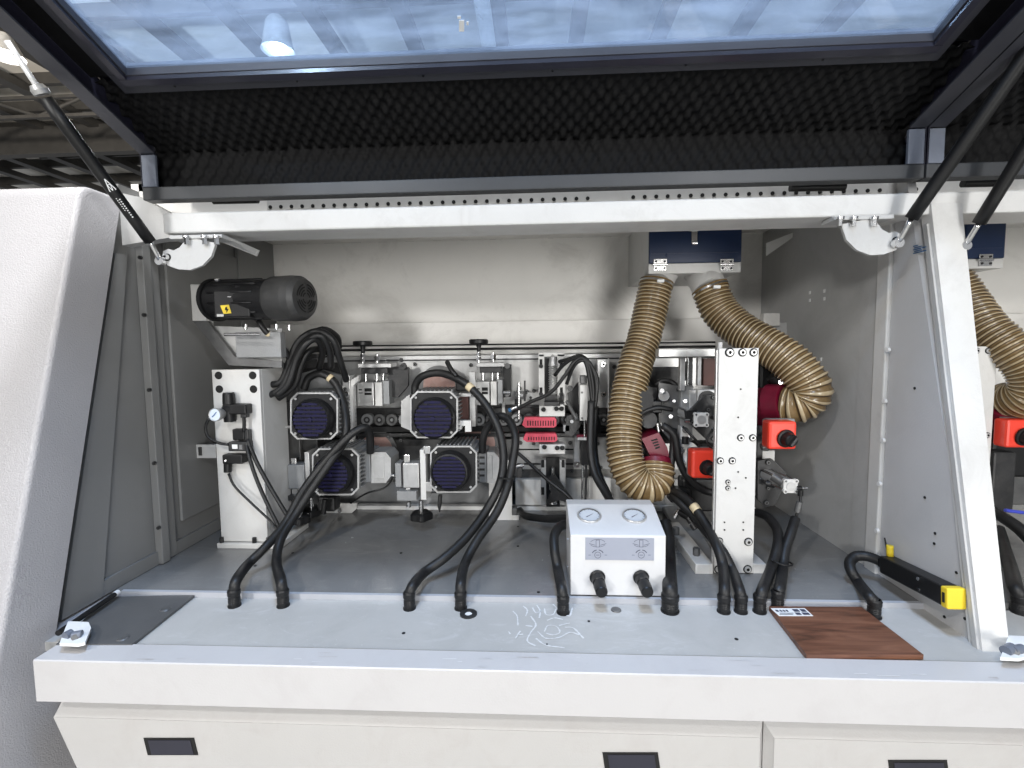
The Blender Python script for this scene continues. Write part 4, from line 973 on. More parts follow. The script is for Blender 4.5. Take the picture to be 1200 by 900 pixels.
# ================================================================ bolted white column
t = thing('bolted_column', 'tall white machined column plate full of bolts, right of the hoses', 'column', PZ(862, 672, .012))
YR = 1.224
xa, xb = P(840, 540, YR).x, P(886, 540, YR).x; ztp = P(868, 408, YR).z
TX = math.radians(0)
m = MB(); m.bb(xa, xb, YR, YR+.014, .0135, ztp, 'white_paint', .0015); build('front_plate', m, t)
m = MB(); m.bb(xa-.004, xa-.0005, YR+.006, YR+.016, .0135, ztp-.004, 'aluminium', .001); m.bb(xa+.02, xb-.004, YR+.0205, YR+.05, .0135, ztp-.01, 'dark_metal'); build('side_channel', m, t)
def colx(x): return x
for x, y, r in [(855,413,.0095),(870,413,.0085),(883,413,.0085),(868,513,.0075),(882,513,.0075),(844,540,.0075),(858,540,.0075),(853,565,.0055),(853,572,.0055),(877,635,.009),(843,634,.008),(842,667,.009),(876,667,.009)]:
    m = MB(); bolt(m, P(x, y, YR-.0005), r*1.25, ring='aluminium'); build('bolt', m, t)
m = MB()
for x, y in [(868,456),(865,489),(865,553),(862,572),(849,612),(871,612),(849,621),(871,621),(874,560)]:
    q = P(x, y, YR-.0005); m.cyl(q, q-Vector((0,.0008,0)), .0022, 'hole_black', 10)
build('pin_holes', m, t)
build('foot', MB().pb(815,661,836,673,YR-.003,.30,'white_paint',.002), t)
build('foot', MB().pb(882.5,661,898,673,YR+.004,.30,'white_paint',.002), t)
build('foot_bolt', MB().cyl(P(816,652,YR+.05), P(816,642,YR+.05), .009, 'mid_metal', 6, smooth=False), t)
build('top_pin', MB().cyl(P(844,409,1.32), P(844,401,1.32), .006, 'white_paint', 10), t)
build('cross_rail', MB().pb(772,409,838,418,1.42,.04,'aluminium').pb(806,418,812,452,1.45,.02,'steel').pb(818,418,822,452,1.44,.02,'aluminium').pb(797,419,803,458,1.46,.02,'aluminium'), t)
# switch boxes
def switch(x0, y0, x1, y1, Y, label, depth=.075, face=1):
    t = thing('switch_box', label, 'switch box', P((x0+x1)/2, y1, Y), 'red faced rotary switch boxes')
    w = x1-x0
    m = MB(); m.pb(x0-3, y0-2, x1-3, y1-2, Y+.045, .03, 'cast_grey', .005); m.pb(x0-2, y0-3, x1-2, y0+6, Y+.040, .02, 'cast_grey', .003); build('grey_housing', m, t)
    m = MB(); m.pb(x0, y0, x1, y1, Y, .044, 'red_box', .007); build('red_cover', m, t)
    c = P(x0+w*.60, y0+(y1-y0)*.60, Y); r = w*.28*Y/F
    m = MB(); m.lathe(c, (.15,-1,-.1), [(0,r*1.15),(.004,r*1.12),(.005,r*.9),(.024,r*.8),(.027,r*.7),(.027,0)], 'black_plastic', 26)
    m.box(c+Vector((.005,-.030,-.003)), (r*.35,.012,r*1.3), 'dark_metal', .002, Matrix.Rotation(.6, 3, 'Y'))
    build('rotary_knob', m, t); return t
switch(811, 528, 840, 561, 1.33, 'red rotary switch box with black knob, left of the bolted column')
switch(901, 494, 934, 527, 1.30, 'red rotary switch box with black knob, right of the bolted column')
# pneumatic cylinders with square ends
def sq_cyl(cx, cy, s, Y, back, label):
    t = thing('pneumatic_cylinder', label, 'air cylinder', P(cx, cy, Y), 'square ended air cylinders')
    a = P(cx-s/2, cy, Y).x; b = P(cx+s/2, cy, Y).x; c = P(cx, cy, Y); h = (b-a)/2
    m = MB()
    m.box(c+Vector((0,.004,0)), (h*1.25,.008,h*2), 'white_paint', .002); m.box(c+Vector((0,.0045,0)), (h*2,.0075,h*1.25), 'white_paint', .002)
    for sx in (-1,1):
        for sz in (-1,1): m.cyl(c+Vector((sx*h*.74,-.001,sz*h*.74)), c+Vector((sx*h*.74,.01,sz*h*.74)), h*.30, 'white_paint', 12); m.cyl(c+Vector((sx*h*.74,-.0016,sz*h*.74)), c+Vector((sx*h*.74,-.0012,sz*h*.74)), h*.16, 'mid_metal', 8)
    m.cyl(c+Vector((0,-.002,0)), c+Vector((0,-.001,0)), h*.62, 'aluminium', 24)
    build('end_cap', m, t)
    dv = Vector(back)
    m = MB(); m.cyl(c+Vector((0,.012,0)), c+Vector((0,.012,0))+dv, h*.8, 'aluminium', 20)
    for sx in (-1,1):
        for sz in (-1,1): o_ = Vector((sx*h*.7,.012,sz*h*.7)); m.cyl(c+o_, c+o_+dv, h*.2, 'steel', 8)
    build('barrel', m, t)
    return t
sq_cyl(822, 492, 17, 1.38, (-.02,.10,.01), 'small white square ended air cylinder on the dark plate left of the bolted column')
sq_cyl(927, 570, 17, 1.30, (-.05,.12,.02), 'small white square ended air cylinder sticking out low at the right of the column')
def plateunit(label, items, loc):
    t = thing('tool_mount', label, 'tool mount', P(*loc), 'dark tool mounts round the bolted column')
    for nm, mb_ in items: build(nm, mb_, t)
    return t
def hexb(x, y, Y, r=.007): 
    m = MB(); bolt(m, P(x, y, Y), r, ring='mid_metal'); return m
plateunit('dark bolted diamond plate behind the left square ended cylinder', [
    ('diamond_plate', MB().pp([(808,482),(826,463),(840,462),(840,520),(832,519),(810,498)], 1.42, .012, 'dark_metal')),
    ('bolt', hexb(836,466,1.418)), ('bolt', hexb(830,480,1.418)), ('bolt', hexb(836,505,1.418)), ('bolt', hexb(836,514,1.418)),
    ('clamp', MB().pp([(804,482),(816,480),(818,492),(806,494)],1.40,.02,'black_plastic').cyl(P(802,493,1.40),P(808,493,1.40),.006,'steel',10)),
    ('lever', MB().cyl(P(836,490,1.38),P(840,478,1.40),.010,'dark_metal',12)),
    ('white_block', MB().pb(818,457,838,470,1.46,.04,'white_paint')),
    ('half_disc', MB().cyl(P(829,468,1.45),P(829,468,1.44),.026,'black_plastic',24))], (825,520,1.42))
plateunit('large dark plate and side cheek between the U hose and the column', [
    ('side_cheek', MB().pp([(772,448),(797,453),(797,520),(792,524),(772,500)], 1.50, .02, 'mid_metal')),
    ('edge_plate', MB().pb(797.5,452,812,520,1.48,.02,'cast_grey')),
    ('knuckle', MB().cyl(P(778,464,1.46),P(778,466,1.5),.016,'mid_metal',16).pp([(756,452),(770,455),(768,478),(752,480)],1.5,.03,'black_plastic')),
    ('bolt', hexb(780,467,1.47,.008)),
    ('slot_plate', MB().pb(808,457,816,482,1.47,.02,'aluminium')),
    ('lower_block', MB().pp([(798,500),(806,502),(808,522),(800,530),(797,520)],1.44,.03,'white_paint').cyl(P(803,504,1.43),P(803,504,1.44),.009,'dark_metal',14)),
    ('knob', MB().cyl(P(803,512,1.42),P(803,520,1.42),.010,'black_plastic',14).cyl(P(796,527,1.42),P(796,528,1.43),.012,'black_plastic',14)),
    ('white_lobe', MB().cyl(P(806,530,1.44),P(806,530,1.46),.032,'white_paint',26)),
    ('dark_box', MB().pb(814,520,838,530,1.44,.06,'hole_black')), ('dark_box', MB().pb(800,562,838,600,1.46,.06,'black_plastic',.006))], (800,530,1.5))
plateunit('dark motor and hose gear in shade behind the bolted column', [
    ('dark_body', MB().pb(890,424,918,470,1.50,.10,'black_plastic',.01)),
    ('cylinder', MB().cyl(P(905,440,1.46),P(917,452,1.46),.020,'black_plastic',18)),
    ('bolt', MB().cyl(P(915,448,1.43),P(915,448,1.45),.007,'steel',10)),
    ('rear_block', MB().pb(886,500,902,556,1.42,.06,'dark_metal',.004)),
    ('fitting', MB().cyl(P(892,524,1.36),P(902,522,1.36),.010,'mid_metal',12).cyl(P(888,504,1.36),P(899,504,1.36),.012,'mid_metal',12)),
    ('white_plate', MB().pb(893,528,908,541,1.42,.01,'white_paint')),
    ('grey_box', MB().pb(897,378,932,408,1.72,.05,'grey_paint').pb(895,367,914,382,1.70,.03,'wall_paint'))], (900,480,1.46))
plateunit('dark pointed plate carrying the lower right square ended cylinder', [
    ('pointed_plate', MB().pp([(888,540),(905,538),(921,553),(921,566),(908,592),(896,594),(888,585)], 1.38, .014, 'dark_metal')),
    ('bolt', hexb(900,542,1.378,.008)), ('bolt', hexb(898,589,1.378,.008)), ('bolt', hexb(900,572,1.378,.006)),
    ('hub', MB().cyl(P(906,558,1.34),P(918,566,1.32),.013,'mid_metal',18).cyl(P(898,566,1.36),P(908,568,1.35),.010,'dark_metal',16)),
    ('adjusting_screw', MB().cyl(P(934,572,1.3),P(946,572,1.3),.0025,'steel',8).cyl(P(934,572,1.3),P(939,572,1.3),.006,'black_plastic',10))], (900,594,1.38))
plateunit('white wall bracket and strip low on the partition behind the cables', [
    ('strip', MB().prism([PX(936,636,.899), PX(1020,686,.899), PX(1020,692,.899), PX(936,641,.899)], (-.006,0,0), 'wall_paint')),
    ('bolt', MB().cyl(PX(940,637,.892), PX(940,637,.886), .006, 'dark_metal', 10)),
    ], (960,650,1.5))
plateunit('dark pipe fittings cluster on the floor left of the column foot', [
    ('body', MB().pb(786,574,810,590,1.42,.05,'black_plastic',.006)),
    ('valve', MB().cyl(P(796,600,1.38),P(806,606,1.36),.010,'black_plastic',14).cyl(P(806,606,1.36),P(815,620,1.34),.009,'dark_metal',12)),
    ('fitting', MB().cyl(P(790,607,1.38),P(796,598,1.38),.007,'steel',10)),
    ('fitting', MB().cyl(P(808,612,1.35),P(812,614,1.35),.008,'steel',10)),
    ('fitting', MB().cyl(P(792,618,1.36),P(792,626,1.36),.010,'mid_metal',12)),
    ('slide_rail', MB().prism([PZ(776,598,.02),PZ(800,594,.02),PZ(840,660,.02),PZ(822,668,.02)], (0,0,.012), 'cast_grey'))], (800,620,1.38))
# ================================================================ gauge box
YG = 1.10
t = thing('gauge_box', 'white steel control box with two pressure gauges on top and two black knobs', 'control box', P(724, 701, YG))
xa, xb = P(668.5, 665, YG).x, P(780, 665, YG).x; z0, z1 = P(724, 701, YG).z, P(724, 627.5, YG).z
z0 = .0145; zk = P(714, 591, 1.22).z
sd = lambda x: [Vector((x, YG, z0)), Vector((x, YG, z1)), Vector((x, 1.22, zk)), Vector((x, 1.26, zk)), Vector((x, 1.26, z0))]
m = MB(); m.prism(sd(xa), (xb-xa, 0, 0), 'box_white'); 
bx_ = build('housing', m, t)
bv = bx_.modifiers.new('bevel', 'BEVEL'); bv.width = .0018; bv.segments = 2
for y in (632, 664): build('side_screw', MB().cyl(Vector((xa-.002, 1.17, P(667,y,1.17).z)), Vector((xa, 1.17, P(667,y,1.17).z)), .003, 'steel', 10), t)
sl = Vector((0, 1.22-YG, zk-z1)); nn = Vector((0, -sl.z, sl.y)).normalized(); org = Vector(((xa+xb)/2, YG, z1))
for fx, nd in ((-.265, .6), (.235, .6)):
    c = org + Vector(((xb-xa)*fx, 0, 0)) + sl*.60
    m = MB(); R = .030
    m.lathe(c, nn, [(0,R),(.003,R),(.005,R*.94),(.0045,R*.86,'mid_metal'),(.001,R*.84,'dial'),(.001,0,'dial')], 'aluminium', 36)
    g = build('gauge', m, t)
    u = Vector((1,0,0)); v = sl.normalized(); m = MB()
    m.prism([c+nn*.0022-u*.008-v*.006, c+nn*.0022-u*.007-v*.0075, c+nn*.0022+u*.011+v*.007], nn*.0006, 'line_dark')
    for k in range(11):
        a = math.radians(-35 + k*25); p0 = c+nn*.0018+(u*math.cos(a)+v*math.sin(a))*R*.72; d = (u*math.cos(a)+v*math.sin(a)); s_ = d.cross(nn)
        m.prism([p0-s_*.0004, p0+s_*.0004, p0+s_*.0004+d*.0028, p0-s_*.0004+d*.0028], nn*.0003, 'line_dark')
    build('needle', m, g)
W = (xb-xa)
pl = build('symbol_plate', MB().pb(686,630.5,766.5,656.5,YG-.0018,.0016,'label_blue',.0003), t)
m = MB()
def arc(cx, cy, rx, ry, a0, a1, w, Y=YG-.0024, n=20):
    vs = []
    for i in range(n+1):
        a = math.radians(a0+(a1-a0)*i/n); 
        for s_ in (-w, w): vs.append(P(cx+(rx+s_)*math.cos(a), cy-(ry+s_)*math.sin(a), Y))
    m.add(vs, [(2*i,2*i+1,2*i+3,2*i+2) for i in range(n)], 'line_dark')
def ln_(x0, y0, x1, y1, w=.25, Y=YG-.0024):
    a, b = P(x0,y0,Y), P(x1,y1,Y); d = (b-a).normalized(); s_ = Vector((-d.z,0,d.x))*w*Y/F; m.quad(a-s_, a+s_, b+s_, b-s_, 'line_dark')
for cx in (700.5, 751.5):
    arc(cx, 637, 9, 5, 20, 160, .22); arc(cx, 637, 9, 4, 200, 340, .22); 
    ln_(cx-10,637,cx-3,639); ln_(cx+10,637,cx+3,639); ln_(cx-2,633,cx-2,641); ln_(cx+2,633,cx+2,641); ln_(cx-2,633,cx+2,633); ln_(cx-2,641,cx+2,641)
    arc(cx, 650.5, 3.6, 3.6, 0, 360, .25); ln_(cx-2,650.5,cx+2,650.5,.3); arc(cx, 650.5, 7, 6, 25, 80, .45); arc(cx, 650.5, 7, 6, 100, 155, .45); ln_(cx+8,650.5,cx+11,650.5); ln_(cx-11,650.5,cx-8,650.5)
build('printed_symbols', m, pl)
for kx, ky in ((700, 676), (751, 676)):
    c = P(kx, ky, YG); m = MB()
    d = Vector((.05,-1,-.16)).normalized()
    m.lathe(c, d, [(0,.0185),(.004,.0185),(.006,.0155),(.022,.0145),(.024,.0125),(.028,.0125),(.030,.0145),(.055,.0138),(.058,.0125),(.058,0)], 'black_plastic', 30)
    build('regulator_knob', m, t)
# ================================================================ walnut board with label
t = thing('wood_board', 'reddish walnut board lying on the front strip with a printed label at its corner', 'board', PZ(960, 740, .002))
c4 = [PZ(901,715.5,.002), PZ(1009,716,.002), PZ(1082,773,.002), PZ(945,773,.002)]
zf = Vector((0,0,.010))
build('plank', MB().prism(c4, zf, 'walnut'), t)
q4 = [PZ(903,713,.0125), PZ(943,713,.0125), PZ(953,722,.0125), PZ(913,722,.0125)]
lb = build('label', MB().prism(q4, (0,0,.0006), 'label_white'), t)
m = MB()
def onl(u, v): 
    a = q4[0].lerp(q4[1], u); b = q4[3].lerp(q4[2], u); return a.lerp(b, v)+Vector((0,0,.0012))
for (u0,v0,u1,v1) in [(.06,.25,.14,.5),(.18,.25,.24,.5),(.27,.25,.33,.5),(.36,.25,.42,.5),(.58,.15,.75,.5),(.80,.15,.95,.5),(.1,.65,.5,.72),(.55,.6,.7,.9),(.75,.6,.95,.9),(.05,.82,.45,.88)]:
    m.quad(onl(u0,v0), onl(u1,v0), onl(u1,v1), onl(u0,v1), 'line_dark')
build('printed_bars', m, lb)
# black interlock device with yellow end
t = thing('door_interlock', 'long black safety interlock bar with a yellow end on the partition wall', 'safety switch', PX(1090, 690, XR))
XI = XR - .012
def w(x, y, dx=0): return PX(x, y, XI) + Vector((dx, 0, 0))
A = [w(1032,652), w(1044,648), w(1128,690), w(1128,713), w(1040,670), w(1034,664)]
# rebuild as a straight bar along the wall
p0 = PX(1039, 661, XR-.026); p1 = PX(1113, 698, XR-.026); d = (p1-p0); L_ = d.length; dn = d.normalized(); up = Vector((1,0,0)).cross(dn).normalized(); up = up if up.z > 0 else -up
R3 = Matrix((Vector((1,0,0)), dn, up)).transposed()
m = MB(); m.box((p0+p1)/2, (.036, L_, .042), 'black_plastic', .004, R3); m.box(p0-dn*.004, (.026,.02,.022), 'black_plastic', .003, R3)
build('body', m, t)
m = MB(); m.box(p1+dn*.0088, (.038,.017,.043), 'yellow', .003, R3); 
e_ = build('yellow_end', m, t)
build('key_slot', MB().box(p1+dn*.0088+Vector((-.0195,0,0)), (.002,.005,.020), 'hole_black', .0, R3), e_)
for f_ in (.68, .70):
    for s_ in (-1, 1):
        q = p0+dn*(L_*.68)+up*(.012*s_)+Vector((-.0185,0,0)); build('screw', MB().cyl(q, q+Vector((-.0015,0,0)), .004, 'steel', 10), t)
    break
q = PX(1043, 648, XR-.02); build('yellow_cable_end', MB().tube([q-up*.01, q+up*.018], .0075, 'yellow', 12).tube([q+Vector((0,.01,.002)), q+Vector((0,.02,.03))], .0018, 'black_plastic', 6), t)
t = thing('pipe_bracket', 'small light metal bracket beside the rightmost cable gland', 'bracket', PZ(1030,712,0))
build('tab', MB().box(PX(1034,705,XR-.03), (.045,.02,.010), 'aluminium', .002), t); build('pad', MB().box(PX(1032,697,XR-.02), (.02,.03,.006), 'aluminium', .002), t)
# ================================================================ floor cables with glands
G = 'black cables in glands along the floor step'
def fc(path, r, label, marker=None):
    return cable('floor_cable', path, r, label, 'cable', G, gland=True, seg=16, marker=marker)
def g0(x, y): return (x, y, 'z', .035)
fc([g0(275,700),(277,682,1.14),(290,662,1.17),(312,640,1.22),(335,612,1.29),(352,580,1.34),(372,552,1.38),(395,525,1.40),(414,507,1.42),(428,501,1.44),(433,508,1.46),(434,522,1.48),(434,530,1.49)], .0118, 'leftmost floor cable, rising right across the lower left motor')
fc([g0(332,700),(329,682,1.15),(324,658,1.18),(329,632,1.24),(345,605,1.30),(362,578,1.34),(388,540,1.39),(402,520,1.42),(406,498,1.44),(402,470,1.48),(392,448,1.5),(376,438,1.5),(362,443,1.5),(356,456,1.5)], .0118, 'second floor cable from the left, following the first up to the upper left motor', marker=(.86,4))
fc([g0(480,703),(484,688,1.13),(497,671,1.15),(522,653,1.19),(548,628,1.25),(570,598,1.31),(585,568,1.34),(590,540,1.37),(586,508,1.40),(572,478,1.43),(552,455,1.46),(534,443,1.48),(514,437,1.50),(495,441,1.51),(487,451,1.52),(486,462,1.52)], .0118, 'third floor cable from the left, looping high over the upper middle motor', marker=(.74,6))
fc([g0(540,703),(540,685,1.14),(545,660,1.17),(560,632,1.23),(581,602,1.29),(594,572,1.33),(601,540,1.37),(604,512,1.40),(596,492,1.44),(583,488,1.46),(572,500,1.48),(566,515,1.49),(565,530,1.50)], .0118, 'fourth floor cable from the left, hooking over at its top beside the grilled motor')
cable('thin_cable', [(524,424,1.50),(528,432,1.48),(535,441,1.47)], .0075, 'short black cable tail standing up at the pale cable tag')
fc([g0(660,708),(658,690,1.13),(654,668,1.15),(650,645,1.18),(650,626,1.22),(658,616,1.26),(668,614,1.30)], .0118, 'corrugated black cable entering the left side of the steel gauge box')
fc([g0(785,706),(785,690,1.16),(784,660,1.22),(783,630,1.30),(779,612,1.34)], .0165, 'thickest corrugated black cable, just right of the gauge box')
fc([g0(848,707),(849,690,1.13),(847,665,1.15),(842,645,1.18),(829,618,1.25),(812,592,1.31),(798,580,1.35),(790,576,1.38)], .0118, 'floor cable with a pale tag just left of the bolted column foot', marker=(.72,6))
fc([g0(868,707),(866,692,1.13),(858,668,1.16),(846,645,1.19),(832,628,1.24),(812,604,1.31),(796,588,1.35),(788,582,1.38)], .0118, 'floor cable crossing in front of the bolted column, second of that pair')
fc([g0(890,707),(894,692,1.13),(903,668,1.17),(911,640,1.23),(911,622,1.28),(900,606,1.33),(886,600,1.37)], .0118, 'floor cable at the left edge of the walnut board, bending behind the column')
fc([g0(911,702),(914,690,1.15),(917,668,1.18),(920,645,1.22),(927,624,1.25),(932,608,1.28)], .0118, 'straight floor cable ending in a thin connector below the square cylinder')
fc([g0(1024,713),(1018,700,1.14),(1007,684,1.16),(998,670,1.18),(996,659,1.2),(1003,652,1.21),(1016,652,1.20),(1030,657,1.19),(1038,662,1.185)], .0118, 'rightmost floor cable curling over into the black interlock bar')
cable('cable_connector', [(932,608,1.28),(935,598,1.28),(938,590,1.28),(938,582,1.29),(939,576,1.29)], .0035, 'thin cable with inline connector under the right square ended cylinder', 'connector')
build('plug', MB().cyl(P(934,600,1.28), P(937,588,1.28), .008, 'mid_metal', 14), bpy.data.objects['cable_connector'])
build('elbow', MB().cyl(P(938,574,1.29), P(938,581,1.29), .007, 'black_plastic', 12), bpy.data.objects['cable_connector'])
for xs, ys, lb in (((912,668,1.185),(926,672,1.185),'black zip tie joining the two cables left of the walnut board'),):
    c = P(913,658,1.185); o = build('cable_tie', MB().tube([c+Vector((-.019,-.008,.004)), c+Vector((0,-.019,.0)), c+Vector((.026,-.012,-.004)), c+Vector((.03,.008,-.005)), c+Vector((0,.018,0)), c+Vector((-.019,.008,.004)), c+Vector((-.019,-.008,.004))], .0022, 'black_plastic', 8), loc=c); tag(o, lb, 'cable tie')
c = P(593,559,1.335); o = build('cable_tie', MB().tube([c+Vector((-.022,-.008,.0)), c+Vector((0,-.019,.0)), c+Vector((.022,-.012,0)), c+Vector((.024,.008,0)), c+Vector((0,.018,0)), c+Vector((-.022,.008,0)), c+Vector((-.022,-.008,0))], .0022, 'hole_black', 8), loc=c); tag(o, 'black zip tie round the pair of cables right of the lower middle motor', 'cable tie')
cable('bed_cable', [(609,598,1.60),(615,604,1.56),(630,607,1.52),(650,608,1.46),(670,606,1.40)], .012, 'black cable lying along the foot of the bed behind the gauge box')
cable('bed_cable', [(788,480,1.45),(770,478,1.45),(752,485,1.46),(740,500,1.48)], .007, 'dark cable bending behind the U shaped hose', )
cable('bed_cable', [(776,498,1.43),(790,510,1.42),(796,540,1.42),(808,562,1.42),(824,574,1.42),(838,578,1.42)], .011, 'black cable curving under the left red switch box')
cable('bed_cable', [(790,502,1.44),(788,530,1.44),(786,560,1.42),(787,580,1.40)], .010, 'black cable hanging beside the crimson nozzle')
cable('bed_cable', [(768,452,1.52),(776,446,1.52),(788,448,1.52),(796,458,1.5)], .008, 'short dark cable arching above the dark side cheek')
# washers on the floor
o = build('washer', MB().lathe(PZ(549,720,.0), (0,0,1), [(0,.0195),(.003,.0195),(.003,.009),(.001,.008,'bright_white'),(.001,0,'bright_white')], 'dark_metal', 28), loc=PZ(549,720,0)); tag(o, 'dark round grommet with a bright centre on the light front strip', 'grommet')
o = build('washer', MB().lathe(PZ(722,715,.0), (0,0,1), [(0,.012),(.002,.011),(.002,0)], 'mid_metal', 24), loc=PZ(722,715,0)); tag(o, 'small flat grey plug below the gauge box on the front strip', 'plug')
# ================================================================ neighbouring bay at the right edge
t2, z2 = duct_box(1128, 1175, 258, 315, 1.52, YB-.003, 'blue lidded suction box of the next bay at the right edge of the view', [1156])
hose([(1108,318,1.60),(1130,350,1.56),(1153,382,1.50),(1182,408,1.45),(1206,432,1.42),(1212,456,1.42),(1196,468,1.46),(1180,470,1.52)], .052, 'brown ribbed hose of the next bay, right of the front post')
t = thing('bolted_column', 'white bolted column of the next bay, half hidden by the front post', 'column', PZ(1150, 640, .012))
xa2, xb2 = P(1122, 500, 1.45).x, P(1163, 500, 1.45).x; zt2 = P(1155, 406, 1.45).z
build('front_plate', MB().bb(xa2, xb2, 1.45, 1.48, .0135, zt2, 'white_paint', .0015), t)
for x, y in ((1145,411),(1158,411),(1157,510),(1155,540)):
    m = MB(); bolt(m, P(x, y, 1.4495), .009, ring='aluminium'); build('bolt', m, t)
switch(1180, 492, 1212, 525, 1.42, 'red switch box of the next bay at the right edge of the view')
plateunit('dark machinery of the next bay between front post and right edge', [
    ('body', MB().pb(1164,470,1210,560,1.56,.10,'black_plastic',.01)), ('block', MB().pb(1163,530,1190,600,1.52,.08,'dark_metal',.006)),
    ('nozzle', MB().cyl(P(1176,474,1.5),P(1166,490,1.54),.05,'crimson',26)), ('blue_tube', MB().cyl(P(1178,598,1.4),P(1202,601,1.4),.005,'tube_blue',10)),
    ('lower_block', MB().pb(1165,560,1210,592,1.60,.1,'mid_metal',.005))], (1180,600,1.56))
def fc2(path, r, label): return fc(path, r, label)
fc([g0(1195,708),(1190,690,1.16),(1184,665,1.20),(1176,640,1.28),(1170,620,1.33)], .0135, 'corrugated floor cable of the next bay beside the right edge')
cable('bed_cable', [(1160,598,1.40),(1175,606,1.36),(1195,620,1.32),(1215,640,1.28)], .016, 'thick dark cable of the next bay running out at the right edge')

# ================================================================ small bolts, fittings and stray leads that crowd the bed
for n_, (x, y, Y, r) in enumerate([(470,422,1.735,.006),(486,427,1.73,.006),(552,428,1.73,.006),(556,450,1.73,.006),(609,455,1.72,.006),(617,459,1.72,.007),(626,458,1.72,.006),(612,466,1.72,.005),(622,470,1.72,.006),
        (720,430,1.73,.006),(735,430,1.73,.006),(735,468,1.73,.006),(610,519,1.72,.006),(625,520,1.72,.005),(668,519,1.72,.006),(612,553,1.72,.006),(670,552,1.72,.006),(700,520,1.72,.006),(704,548,1.72,.006),
        (455,512,1.66,.006),(470,516,1.66,.006),(560,512,1.66,.006),(428,536,1.7,.006),(452,520,1.7,.006),(350,534,1.59,.006),(340,446,1.55,.007),(346,492,1.5,.005),(404,456,1.55,.005),(409,500,1.55,.005)]):
    m = MB(); bolt(m, P(x, y, Y), r*1.2, ring='mid_metal'); build('bolt', m, bed)
def small(label, items, loc, nm='fitting_cluster', cat='fittings'):
    t = thing(nm, label, cat, P(*loc), 'small fittings on the bed')
    for n2, mb_ in items: build(n2, mb_, t)
small('row of tiny black and steel fittings left of the trimming unit', [
    ('block', MB().pb(604,459,614,468,1.70,.02,'mid_metal',.001)), ('block', MB().pb(618,460,624,467,1.69,.02,'aluminium',.001)),
    ('nut', MB().cyl(P(611,463,1.69),P(611,463,1.68),.006,'steel',6)), ('nut', MB().cyl(P(622,466,1.68),P(622,466,1.67),.005,'black_plastic',10)),
    ('pin', MB().cyl(P(615,446,1.62),P(615,470,1.62),.003,'dark_metal',8)), ('cap', MB().pb(603,468,611,474,1.66,.03,'black_plastic',.002))], (612,470,1.7))
small('black and steel linkage crowding the chain line under the sensor bar', [
    ('link', MB().pp([(664,488),(676,484),(680,500),(670,512),(662,508)],1.60,.015,'dark_metal')), ('link', MB().pp([(690,492),(702,488),(706,506),(694,512)],1.62,.015,'black_plastic')),
    ('screw', MB().cyl(P(670,494,1.60),P(670,494,1.59),.006,'steel',10)), ('screw', MB().cyl(P(697,500,1.61),P(697,500,1.60),.006,'steel',10)),
    ('lever', MB().cyl(P(664,470,1.62),P(676,492,1.58),.006,'mid_metal',10)), ('block', MB().pb(660,498,668,506,1.6,.02,'cast_grey',.002))], (680,505,1.6))
small('dark gear head and screws left of the large dark side cheek', [
    ('gear_head', MB().cyl(P(754,470,1.46),P(754,470,1.50),.030,'black_plastic',22)), ('gear_head', MB().cyl(P(760,492,1.48),P(760,492,1.52),.026,'dark_metal',22)),
    ('screw', MB().cyl(P(776,458,1.45),P(776,458,1.44),.007,'steel',10)), ('screw', MB().cyl(P(786,488,1.49),P(786,488,1.48),.006,'steel',10)), ('screw', MB().cyl(P(790,470,1.49),P(790,470,1.48),.005,'steel',10)),
    ('valve', MB().pb(744,448,758,462,1.50,.03,'dark_metal',.003)), ('valve', MB().pb(764,470,776,484,1.46,.03,'black_plastic',.003)),
    ('pipe', MB().cyl(P(770,496,1.44),P(772,506,1.44),.004,'steel',8)), ('pipe', MB().cyl(P(775,495,1.44),P(777,505,1.44),.004,'steel',8)),
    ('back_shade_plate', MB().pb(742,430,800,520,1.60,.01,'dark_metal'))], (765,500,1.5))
small('dark fittings low between the left motors and the floor', [
    ('body', MB().pb(372,583,392,600,1.50,.05,'black_plastic',.006)), ('body', MB().pb(334,586,350,604,1.50,.05,'dark_metal',.006)),
    ('screw', MB().cyl(P(398,599,1.64),P(398,599,1.63),.007,'dark_metal',10)), ('pipe', MB().cyl(P(381,585,1.48),P(379,602,1.48),.008,'black_plastic',12)),
    ('lead', MB().tube([P(458,545,1.52),P(460,560,1.52),P(450,572,1.52),P(430,578,1.52),P(410,590,1.54)], .003, 'black_rubber', 8))], (380,604,1.5))
small('black tool tip hanging under the lower middle motor', [
    ('tip', MB().cyl(P(516,580,1.50),P(515,592,1.50),.007,'dark_metal',12).cyl(P(515,592,1.50),P(515,600,1.50),.007,'dark_metal',12,r2=.002)),
    ('bracket', MB().pp([(500,578),(512,578),(500,592),(496,592)],1.52,.02,'cast_grey'))], (515,600,1.5))
small('plug sockets standing on the two lower junction boxes', [
    ('socket', MB().cyl(P(434,540,1.50),P(434,524,1.49),.013,'black_plastic',16)), ('socket', MB().cyl(P(565,541,1.51),P(565,526,1.50),.013,'black_plastic',16))], (434,540,1.5)) if 0 else None
